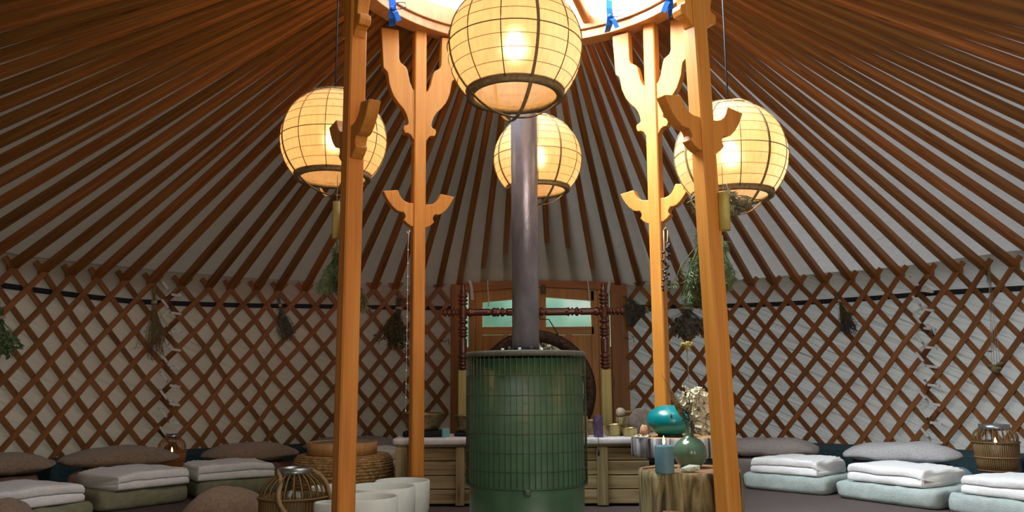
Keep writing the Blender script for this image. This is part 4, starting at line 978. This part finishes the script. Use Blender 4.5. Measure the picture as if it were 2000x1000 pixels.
# ------------------------------------------------------------------ basket lanterns
def basket(name, loc, r, h, solid_top, label, rope=True, seed=0, mat=M_WICKER, lit=False, topk=.58, sh=.60):
    t_ = thing(name, label, 'lantern', loc, seed*.7, 'basket lanterns')
    zs_ = h*solid_top
    def rad(z):
        f = z/h
        return r*(.84+.16*sin(pi*min(1, f/sh)*.5)) if f < sh else r*(1-topk*((f-sh)/(1-sh))**3.0)
    body = MB(); ns = 64
    for k in range(ns):
        a = 2*pi*k/ns
        body.tube([Vector((cos(a)*rad(z), sin(a)*rad(z), z)) for z in (0.005, zs_*.33, zs_*.66, zs_)], r*.045, 5)
    body.obj('cane_wall', mat, t_)
    ribs = MB(); nk = 24
    for k in range(nk):
        a = 2*pi*k/nk
        ribs.tube([Vector((cos(a)*rad(z), sin(a)*rad(z), z)) for z in [zs_+(h-zs_)*j/9 for j in range(10)]], r*.028, 5)
    ribs.obj('cane_ribs', mat, t_)
    for z, q in ((.012*h/.3, 1.03), (zs_*.5, 1.03), (zs_, 1.05)):
        rr = rad(z)*q; MB().tube([Vector((rr*cos(2*pi*k/48), rr*sin(2*pi*k/48), z)) for k in range(48)], r*.045, 6, closed=True).obj('hoop', mat, t_)
    rt = rad(h)
    MB().lathe([(rt-.004, h-.012), (rt+.008, h-.012), (rt+.008, h+.022), (rt-.002, h+.022)], 40, closed=True).obj('tin_collar', M_TIN, t_)
    MB().lathe([(.0005, 0), (rad(0)*.96, 0), (rad(0)*.96, .01), (.0005, .01)], 32).obj('base', mat, t_)
    g = MB(); g.lathe([(r*.44, .012), (r*.46, .014), (r*.46, h*.75), (r*.44, h*.75)], 32, closed=True); g.obj('glass_jar', M_GLASS, t_)
    cnd = MB().lathe([(.0005, .012), (r*.28, .012), (r*.28, zs_*.9), (.0005, zs_*.88)], 20).obj('candle', M_SHELL, t_)
    if lit: MB().lathe([(.0005, zs_*.9), (.007, zs_*.9+.008), (.009, zs_*.9+.018), (.0005, zs_*.9+.045)], 10).obj('flame', M_FLAME, cnd)
    if rope:
        pts = [Vector((-rt-.008, 0, h+.012)), Vector((-rt*.95, -rt*.7, h+.004)), Vector((-rt*.55, -rt*1.5, h*.90)), Vector((-r*.12, -r*1.10, h*.66)), Vector((r*.26, -r*1.10, h*.40)), Vector((r*.60, -r*.98, h*.14)), Vector((r*.90, -r*.72, h*.05)), Vector((r*1.16, -r*.25, h*.18)), Vector((r*1.16, -.01, h*.52)), Vector((r*.98, 0, h*.86)), Vector((rt+.02, 0, h+.01))]
        sp = []
        for i in range(len(pts)-1):
            p0, p1, p2, p3 = pts[max(0, i-1)], pts[i], pts[i+1], pts[min(len(pts)-1, i+2)]
            for j in range(6):
                u = j/6; sp.append(.5*((2*p1)+(p2-p0)*u+(2*p0-5*p1+4*p2-p3)*u*u+(3*p1-p0-3*p2+p3)*u**3))
        sp.append(pts[-1])
        mb = MB(); mb.tube(sp, .0095, 8); mb.obj('rope_handle', M_ROPE, t_)
    return t_
D_ = 3.6; c = atD(574, 968, D_)
basket('basket_lantern', (c.x, c.y, 0), .142, .298, .66, 'large wicker lantern with rope handle, nearest at the lower left', seed=0)
c = atD(1948, 900, 5.12)
basket('basket_lantern', (c.x, c.y, .13), .122, .262, .68, 'brown cane lantern with lit candle by the right wall', rope=False, seed=1, lit=True, topk=.36, sh=.74, mat=M_WICKERDARK)
c = atD(335, 890, 6.25)
basket('basket_lantern', (c.x, c.y, .055), .10, .24, .55, 'small dark cane lantern with lit candle by the left wall', rope=False, seed=2, lit=True, mat=M_DOORDARK)

# ------------------------------------------------------------------ mattresses, pads, towels and pillows
def folded(w_, d_, h_, seed=0, n=60, side=1):
    """folded cloth: one sheet wrapped on itself, the fold open as a slit along the front"""
    prof = []
    def arc(cy, cz, ry, rz, a0, a1, k, e=.38):
        for j in range(k+1):
            a = radians(a0+(a1-a0)*j/k); c_, s_ = cos(a), sin(a)
            prof.append((cy+ry*abs(c_)**e*(1 if c_ > 0 else -1), cz+rz*abs(s_)**e*(1 if s_ > 0 else -1)))
    hf = d_/2
    prof += [(-hf+.03+(d_-.06)*j/6, 0) for j in range(7)]
    arc(hf-.04, h_*.5, .04, h_*.5, -80, 80, 8, .7)
    prof += [(hf-.04-(d_-.075)*j/8, h_) for j in range(1, 8)]
    arc(-hf+.05, h_*.77, .05, h_*.23, 90, 200, 7, .62); arc(-hf+.05, h_*.77, .05, h_*.245, 215, 262, 3, .3)
    slit = len(prof); prof += [(-hf+.09, h_*.522), (-hf+.09, h_*.512)]
    arc(-hf+.05, h_*.255, .053, h_*.25, 100, 150, 3, .3); arc(-hf+.05, h_*.255, .056, h_*.25, 165, 262, 6, .5)
    k = len(prof); vs = []
    for i in range(n):
        u = i/(n-1); x = (u-.5)*w_
        e_ = 1-abs(2*u-1); sh = min(1, e_/.05); sh = .86+.14*sqrt(max(0, 1-(1-sh)**2))
        fu = u if side > 0 else 1-u                      # the far end hangs closed over the fold
        droop = max(0, (fu-.72)/.28); closed_ = min(1, max(0, (fu-.90)/.06))
        hh = .92+.10*sin(pi*u)**.6+.10*noise.noise(Vector((u*4, seed*3.3, 1)))-.10*droop**2
        for q_, (y, z) in enumerate(prof):
            if slit <= q_ < slit+2: y = y+(-hf-.002-y)*closed_
            nz = noise.noise(Vector((x*8+seed, y*8, z*14+seed)))*.008+noise.noise(Vector((x*26, y*26+seed, z*30)))*.003
            yy_ = (y+.012*noise.noise(Vector((x*4+seed*5, z*6, 0))))*(.97+.03*sh)
            fold_ = .004*sin(fu*90+y*30)*droop
            vs.append(Vector((x+nz*.5+fold_, yy_+nz, max(0, z*hh*sh+nz*(z/h_)+fold_*(z/h_)))))
    fs = [(i*k+q, i*k+(q+1) % k, (i+1)*k+(q+1) % k, (i+1)*k+q) for i in range(n-1) for q in range(k)]
    fs += [tuple(range(k)), tuple((n-1)*k+q for q in range(k-1, -1, -1))]
    return MB().add(vs, fs, None, True)
def pillow(w_, d_, h_, seed=0, boxy=False):
    nu, nv = 40, 26; mb = MB()
    def fn(u, v):
        a = 2*pi*u; b = -pi/2+pi*v
        ca, sa = cos(a), sin(a); f = 1/(abs(ca)**3.2+abs(sa)**3.2)**(1/3.2)
        cb = abs(cos(b))**(.5 if boxy else .68); x = w_/2*ca*f*cb; y = d_/2*sa*f*cb; z = h_*.5*sin(b)
        z = z if z > 0 else z*.55
        z *= (1-(.30 if boxy else .35)*abs(x/(w_/2))**2.5)*(1+.10*noise.noise(Vector((x*3.5, seed*2.7, 0))))
        nz = .012*noise.noise(Vector((x*6+seed*4, y*6, z*6)))+.006*noise.noise(Vector((x*18, y*18+seed, z*18)))
        return Vector((x+nz, y+nz, max(-h_*.28, z+nz)+h_*.28))
    mb.grid(fn, nu*2, nv, closed_u=True); return mb
def put(mb, name, mat, loc, rz, label, cat, grp):
    o = mb.obj(name, mat); o.location = loc; o.rotation_euler = (0, 0, rz); tag(o, label, cat, grp); return o
V2 = lambda x, y: Vector((x, y, 0))
def station(k, p0, p1, pil, padmat, mattmat, pilmat, labs, towel=True, tow_w=.52, pw=.70, pilfold=False, left=False, matt=True, tD=0, tH=.096, tdp=.42, tsh=0.0):
    """p0,p1: the pad's front corners on the floor (camera-relative X, D); pil: pillow centre"""
    a = V2(p0[0]+CAM.x, p0[1]+CAM.y); b = V2(p1[0]+CAM.x, p1[1]+CAM.y)
    u = (b-a); W = u.length; u.normalize(); nrm = Vector((-u.y, u.x, 0))
    if nrm.length and (V2(pil[0]+CAM.x, pil[1]+CAM.y)-a).dot(nrm) < 0: nrm = -nrm
    rz = atan2(u.y, u.x); pd = .50; mid = (a+b)/2
    if nrm.dot(Vector((-sin(rz), cos(rz), 0))) < 0: rz += pi
    c_ = mid+nrm*pd/2
    put(slab(W*.985, pd, .102, .042, .006, k), 'floor_pad', padmat, (c_.x, c_.y, .001), rz, labs[0], 'floor cushion', 'sage floor cushions')
    if towel:
        c2 = mid+nrm*(.235+tD)+u*tsh
        put(folded(tow_w, tdp, tH, k, side=-1 if left else 1), 'folded_towel', M_WHITE, (c2.x, c2.y, .105), rz, labs[1], 'towel', 'folded white towels')
    pc_ = V2(pil[0]+CAM.x, pil[1]+CAM.y)
    if matt:
        s0 = mid+nrm*(pd+.02); dv = (pc_-s0); ln = dv.length+.20; dv.normalize(); mc = s0+dv*(ln/2+.07)
        # keep clear of the pad's back edge
        put(slab(W*.86, ln, .148, .05, .006, k+20), 'mattress', mattmat, (mc.x, mc.y, .001), atan2(dv.y, dv.x)-pi/2, labs[2], 'mattress', 'floor mattresses')
    if pilmat:
        dv = (pc_-CAM); dv.z = 0
        rr = pil[2]
        put(pillow(pw, .40, .165, k, pilfold), 'blanket_pillow', pilmat, (pc_.x, pc_.y, .152), rr, labs[3], 'pillow', 'pillows by the wall')
station(1, (1.35, 5.42), (1.76, 5.02), (1.69, 6.02, radians(-18)), M_SAGEB, M_GREYTAUPE, M_GREYTAUPE,
        ['pale aqua floor cushion just right of the nearer right post', 'white folded towel just right of the nearer right post', 'taupe mattress behind the leftmost aqua cushion', 'taupe wool pillow by the wall right of the nearer right post'], pilfold=True, tow_w=.43, pw=.74)
station(2, (1.785, 4.99), (2.13, 4.44), (2.44, 5.50, radians(-32)), M_SAGEB, M_BLUEWOOL, M_GREYWOOL,
        ['pale aqua floor cushion in the middle of the right row', 'white folded towel in the middle of the right row', 'blue grey mattress under the light grey pillow left of the cane lantern', 'light grey wool pillow by the right wall, left of the cane lantern'], pilfold=True, pw=.71, tow_w=.46)
station(3, (2.145, 4.40), (2.44, 3.82), (3.30, 4.95, radians(-60)), M_SAGEB, M_LILAC, M_GREYWOOL,
        ['pale aqua floor cushion at the right edge of the photo', 'white folded towel at the right edge of the photo', 'lilac grey mattress in front of the right cane lantern', 'light grey pillow right of the cane lantern, cut by the photo edge'], tow_w=.48)
station(4, (-1.55, 5.26), (-2.01, 4.93), (-1.99, 5.80, radians(20)), M_SAGE, M_MATBROWN, M_FUR,
        ['dark sage floor cushion behind the large wicker lantern', 'white folded towel, farthest of the left row', 'brown mattress behind the farthest left towel', 'brown fleece pillow by the left wall, right of the dark lantern'], left=True, pw=.66, tow_w=.47, tsh=.04)
station(5, (-2.02, 4.90), (-2.34, 4.45), (-2.74, 5.43, radians(33)), M_SAGE, M_MATBROWN, M_FUR,
        ['dark sage floor cushion in the middle of the left row', 'white folded towel in the middle of the left row', 'brown mattress in the middle of the left side', 'brown fleece pillow by the left wall, left of the dark lantern'], left=True, pw=.73, tow_w=.43, tdp=.48, tsh=-.03)
station(6, (-2.20, 4.17), (-2.49, 3.62), (-3.25, 4.88, radians(55)), M_SAGE, M_MATBROWN, M_FUR,
        ['dark sage floor cushion at the left edge of the photo', 'white folded towel at the left edge of the photo', 'brown mattress at the left edge of the photo', 'brown fleece pillow at the left edge of the photo'], left=True, tow_w=.50)
# place behind the pouf
station(7, (-.82, 5.62), (-1.38, 5.55), (-1.42, 6.48, radians(8)), M_SAGE, M_GREYTAUPE, M_GREYTAUPE,
        ['sage floor cushion hidden behind the seagrass pouf', 'white folded towel draped behind the seagrass pouf', 'taupe mattress behind the seagrass pouf', 'taupe pillow by the wall behind the seagrass pouf'], tow_w=.56, pw=.76, tH=.13)
# dark teal mattresses round the wall
for k, (a, b, lab) in enumerate(((-78, -62, 'dark teal wall mattress at the far left'), (-60, -48, 'dark teal wall mattress behind the brown fleece pillow and left lantern'), (-46, -36, 'dark teal wall mattress right of the dark lantern'), (-34, -20, 'dark teal wall mattress behind the pouf'), (24, 41, 'dark teal wall mattress behind the taupe pillow on the right'), (42, 59, 'dark teal wall mattress left of the right cane lantern'), (60, 80, 'dark teal wall mattress at the far right'))):
    a, b = radians(a), radians(b)
    pts = [polar(a+(b-a)*j/12, R-.36, .08) for j in range(13)]
    mb = MB(); mb.sweep(pts, rect(.42, .157, .12), ref=(0, 0, 1)); o = mb.obj('wall_mattress', M_TEAL, bevel=.02); tag(center(o), lab, 'mattress', 'dark teal mattresses along the wall'); o.location.z = .001
# round fleece cushion in front
c = atD(442, 985, 3.95); mb = pillow(.37, .36, .26, 31); put(mb, 'fleece_cushion', M_FUR, (c.x, c.y, .001), .2, 'round brown fleece cushion left of the large wicker lantern', 'cushion', None)
c = atD(8, 1000, 3.5); mb = pillow(.22, .30, .26, 33); put(mb, 'fleece_cushion', M_FUR, (c.x, c.y, .001), .2, 'brown fleece cushion in the lower left corner', 'cushion', None)

# ------------------------------------------------------------------ herbs and hangings
def bundle(name, top_px, bot_px, D, wd, mat, label, tip=None, kind='broom', seed=0, dens=1.0, cat='herb bundle', grp='dried herb bundles', onwall=True, leafsz=None):
    rn = random.Random(seed)
    P = (lambda x, y: atR(x, y, R-.10)) if onwall else (lambda x, y: atD(x, y, D))
    a, b = P(*top_px), P(*bot_px); ln = (b-a).length; d = (b-a).normalized()
    toc = (CAM-a); toc.z = 0; toc.normalize(); side = d.cross(toc).normalized(); out_ = side.cross(d)
    t_ = thing(name, label, cat, a, 0, grp)
    stems = MB(); leaves = MB(); tips = MB()
    ns = int(26*dens)
    for k in range(ns):
        x = rn.gauss(0, .38); y = rn.gauss(0, .3)
        q = a+d*ln*rn.uniform(.75, 1.0)+side*x*wd+out_*(y*wd*.5)
        k0 = .10 if kind != 'brush' else .02
        mid = a+d*ln*.28+side*x*wd*k0+out_*y*wd*.1
        p0 = a+side*x*wd*.18
        path = [p0, mid, (mid+q)/2+side*x*wd*.15, q]
        stems.tube(path, .0018, 4)
        nl = {'broom': 6, 'leafy': 12, 'brush': 16, 'needle': 34, 'grass': 5}[kind]
        for j in range(int(nl)):
            f = rn.uniform(.25 if kind != 'needle' else .1, 1.0)
            p = path[1]*(1-f)+q*f if f > .3 else path[0]*(1-f/.3)+path[1]*(f/.3)
            dd = d*rn.uniform(.2, 1)+side*rn.uniform(-1, 1)+out_*rn.uniform(-.6, 1)
            L_, W_ = {'broom': (.05, .006), 'leafy': (.035, .020), 'brush': (.07, .006), 'needle': (.034, .0032), 'grass': (.06, .004)}[kind]
            if leafsz: L_, W_ = leafsz
            (tips if tip and f > .72 else leaves).leaf(p, dd, L_*rn.uniform(.6, 1.2), W_*rn.uniform(.7, 1.3), up=out_, bend=rn.uniform(-.2, .2))
    so_ = stems.obj('stems', M_STRAW if kind in ('grass',) else mat, t_, world=True)
    if leaves.v: leaves.obj('leaves', mat, so_, world=True, recalc=False)
    if tips.v: tips.obj('flower_tips', tip, so_, world=True, recalc=False)
    tie = a+d*ln*.2
    mb = MB(); mb.sweep([tie-d*.012, tie+d*.012], [(max(.008, wd*.16)*cos(2*pi*k/12), max(.008, wd*.16)*sin(2*pi*k/12)) for k in range(12)], ref=side); mb.obj('binding', M_TWINE, t_, world=True)
    mb = MB(); mb.tube([a+Vector((0, 0, .05)), a+d*.02], .0015, 4); mb.obj('hanging_string', M_TWINE, t_, world=True)
    return t_
bundle('herb_bundle', (543, 580), (562, 662), 0, .10, M_GREYHERB, 'grey dried herb broom hanging on the lattice left of the nearer left post', kind='broom', seed=1, dens=2.2)
bundle('herb_bundle', (781, 582), (770, 684), 0, .22, M_OLIVE, 'olive leafy dried bundle hanging left of the rear left post', kind='leafy', seed=2, dens=2.0)
bundle('herb_bundle', (301, 562), (303, 704), 0, .16, M_STRAW, 'straw and pink dried grass bundle hanging at the left lashing', tip=M_PINKDRY, kind='grass', seed=3, dens=1.8)
bundle('herb_bundle', (0, 600), (4, 700), 0, .20, M_ROSEMARY, 'dark green herb bundle at the left edge of the photo', kind='leafy', seed=4, dens=1.6)
bundle('herb_bundle', (1633, 572), (1664, 652), 0, .09, M_OLIVE, 'slim lavender bundle slanting on the right lattice', tip=M_LAVENDER, kind='broom', seed=5, dens=2.4)
bundle('herb_bundle', (1274, 604), (1224, 610), 0, .19, M_GREYHERB, 'grey green feathery brush lying sideways beside the door', kind='brush', seed=6, dens=2.6)
bundle('herb_bundle', (1345, 588), (1340, 660), 0, .34, M_GREYHERB, 'round grey leafy bundle between the right posts', kind='leafy', seed=7, dens=3.0)
pd_ = 3.16
bundle('rosemary_bundle', (1374, 428), (1358, 600), 3.20, .078, M_ROSEMARY, 'large bushy green herb bundle hanging behind the nearer right post', kind='needle', seed=8, dens=4.4, onwall=False)
bundle('rosemary_bundle', (1408, 460), (1420, 566), 3.22, .035, M_ROSEMARY, 'smaller green herb bundle showing right of the nearer right post', kind='needle', seed=9, dens=1.0, onwall=False)
bundle('rosemary_bundle', (664, 470), (652, 575), 3.26, .10, M_ROSEMARY, 'green herb bundle hanging behind the nearer left post', kind='needle', seed=10, dens=1.8, onwall=False)
bundle('rosemary_bundle', (688, 520), (702, 610), 3.28, .06, M_OLIVE, 'thin herb sprig showing right of the nearer left post', kind='needle', seed=11, dens=.8, onwall=False)
bundle('dry_sprig', (1398, 372), (1372, 420), 3.18, .10, M_OLIVE, 'wiry dried sprig left of the nearer right post, in front of the pale lantern', kind='grass', seed=12, dens=.9, onwall=False)
bundle('dry_sprig', (1418, 372), (1446, 412), 3.10, .06, M_OLIVE, 'wiry dried sprig above the right bamboo tube', kind='needle', seed=13, dens=.5, onwall=False)
def bamboo(px0, px1, y0, y1, D, label):
    a, b = atD((px0+px1)/2, y0, D), atD((px0+px1)/2, y1, D); r_ = (px1-px0)/2*px_m(D)
    t_ = thing('bamboo_chime', label, 'chime', b, 0, 'bamboo tubes')
    h = a.z-b.z
    MB().lathe([(r_*.8, 0), (r_, 0), (r_, h), (r_*.8, h)], 24, closed=True).obj('tube', M_BAMBOO, t_)
    MB().lathe([(.0005, h*.92), (r_*.82, h*.92), (r_*.82, h*.90), (.0005, h*.90)], 20).obj('disc', M_STALK, t_)
    MB().tube([(0, 0, h*.91), (0, 0, h+.11)], .0015, 5).obj('string', M_TWINE, t_)
bamboo(1405, 1427, 377, 450, 3.00, 'pale bamboo tube chime hanging right of the nearer right post')
bamboo(648, 664, 394, 466, 3.14, 'olive bamboo tube chime hanging left of the nearer left post')
# black seed shaker on the rear right post
sd = 4.28
sh = thing('seed_shaker', 'string of black seed pods hanging on the rear right post', 'shaker', atD(1300, 448, sd), 0)
mb = MB()
for dx in (-4, 4): mb.tube([atD(1300+dx, 450, sd), atD(1300+dx*.8, 474, sd), atD(1300+dx*.5, 570, sd)], .0028, 6)
mb.tube([atD(1296, 450, sd), atD(1300, 444, sd), atD(1304, 450, sd)], .0028, 6); mb.obj('cord', M_TWINE, sh, world=True)
rs = random.Random(5)
for k in range(26):
    p = atD(1301+rs.uniform(-7, 7), 474+k*3.85, sd+rs.uniform(-.02, .015)); mb = MB()
    mb.lathe([(.0005, -.011), (.006, -.008), (.0095, 0), (.005, .008), (.0005, .010)], 8, p, (rs.uniform(-1, 1), rs.uniform(-1, 1), rs.uniform(-.4, .4))); mb.obj('seed_pod', M_SEED, sh, world=True)
# fairy lights down the rear left post
fl_ = thing('bead_string', 'thin string of small silver beads hanging by the rear left post', 'bead string', atD(797, 452, 4.36), 0)
mb = MB(); mb.tube([atD(799, 450, 4.37), atD(797, 480, 4.37), atD(795, 640, 4.37), atD(792, 806, 4.37)], .0012, 5); mb.tube([atD(795, 452, 4.37), atD(797, 457, 4.37), atD(801, 450, 4.37)], .002, 5); mb.obj('thread', M_TAPE, fl_, world=True)
for k in range(13):
    p = atD(797-.4*k, 488+k*26.2, 4.365); mb = MB(); mb.lathe([(.0005, -.006), (.0055, 0), (.0005, .006)], 8, p); mb.obj('bead', M_TAPE, fl_, world=True)
# string mobile with shells on the right wall
mo = thing('string_mobile', 'twine mobile with a shell cluster hanging on the far right lattice', 'mobile', atR(1935, 525, R-.11), 0)
W_ = lambda x, y: atR(x, y, R-.11)
mb = MB()
for dx in (-4, -1, 3, 7): mb.tube([W_(1931, 524), W_(1935+dx*.7, 580), W_(1939+dx, 640), W_(1943+dx*1.4, 712)], .002, 5)
mb.obj('strings', M_TWINE, mo, world=True)
for k, (x, y, s) in enumerate(((1938, 714, .03), (1946, 718, .04), (1952, 711, .03), (1943, 724, .035), (1933, 686, .02))):
    p = W_(x, y); mb = MB(); mb.lathe([(.0005, -s*.4), (s*.6, -s*.3), (s, .0), (s*.6, s*.25), (.0005, s*.3)], 10, p, (rs.uniform(-.5, .5), rs.uniform(-.5, .5), 1)); mb.obj('shell', M_STRAW, mo, world=True)
mb = MB()
for k in range(10):
    mb.leaf(W_(1931, 524), (rs.uniform(-.3, .3), rs.uniform(-.3, .3), -1), .14, .008)
mb.obj('green_ribbons', M_ROSEMARY, mo, world=True, recalc=False)
# black hooks on the lattice
for x, y, lab in ((1230, 663, 'small black wire hook right of the door'), (870, 668, 'small black wire hook left of the door'), (1812, 650, 'black wire loop on the right lattice joint')):
    p = atR(x, y, R-.10); mb = MB(); mb.tube([p+Vector((-.05, 0, .02)), p, p+Vector((.03, -.01, .03)), p+Vector((.04, -.01, -.03))], .004, 6); tag(center(mb.obj('wire_hook', M_IRON)), lab, 'hook', 'wire hooks')
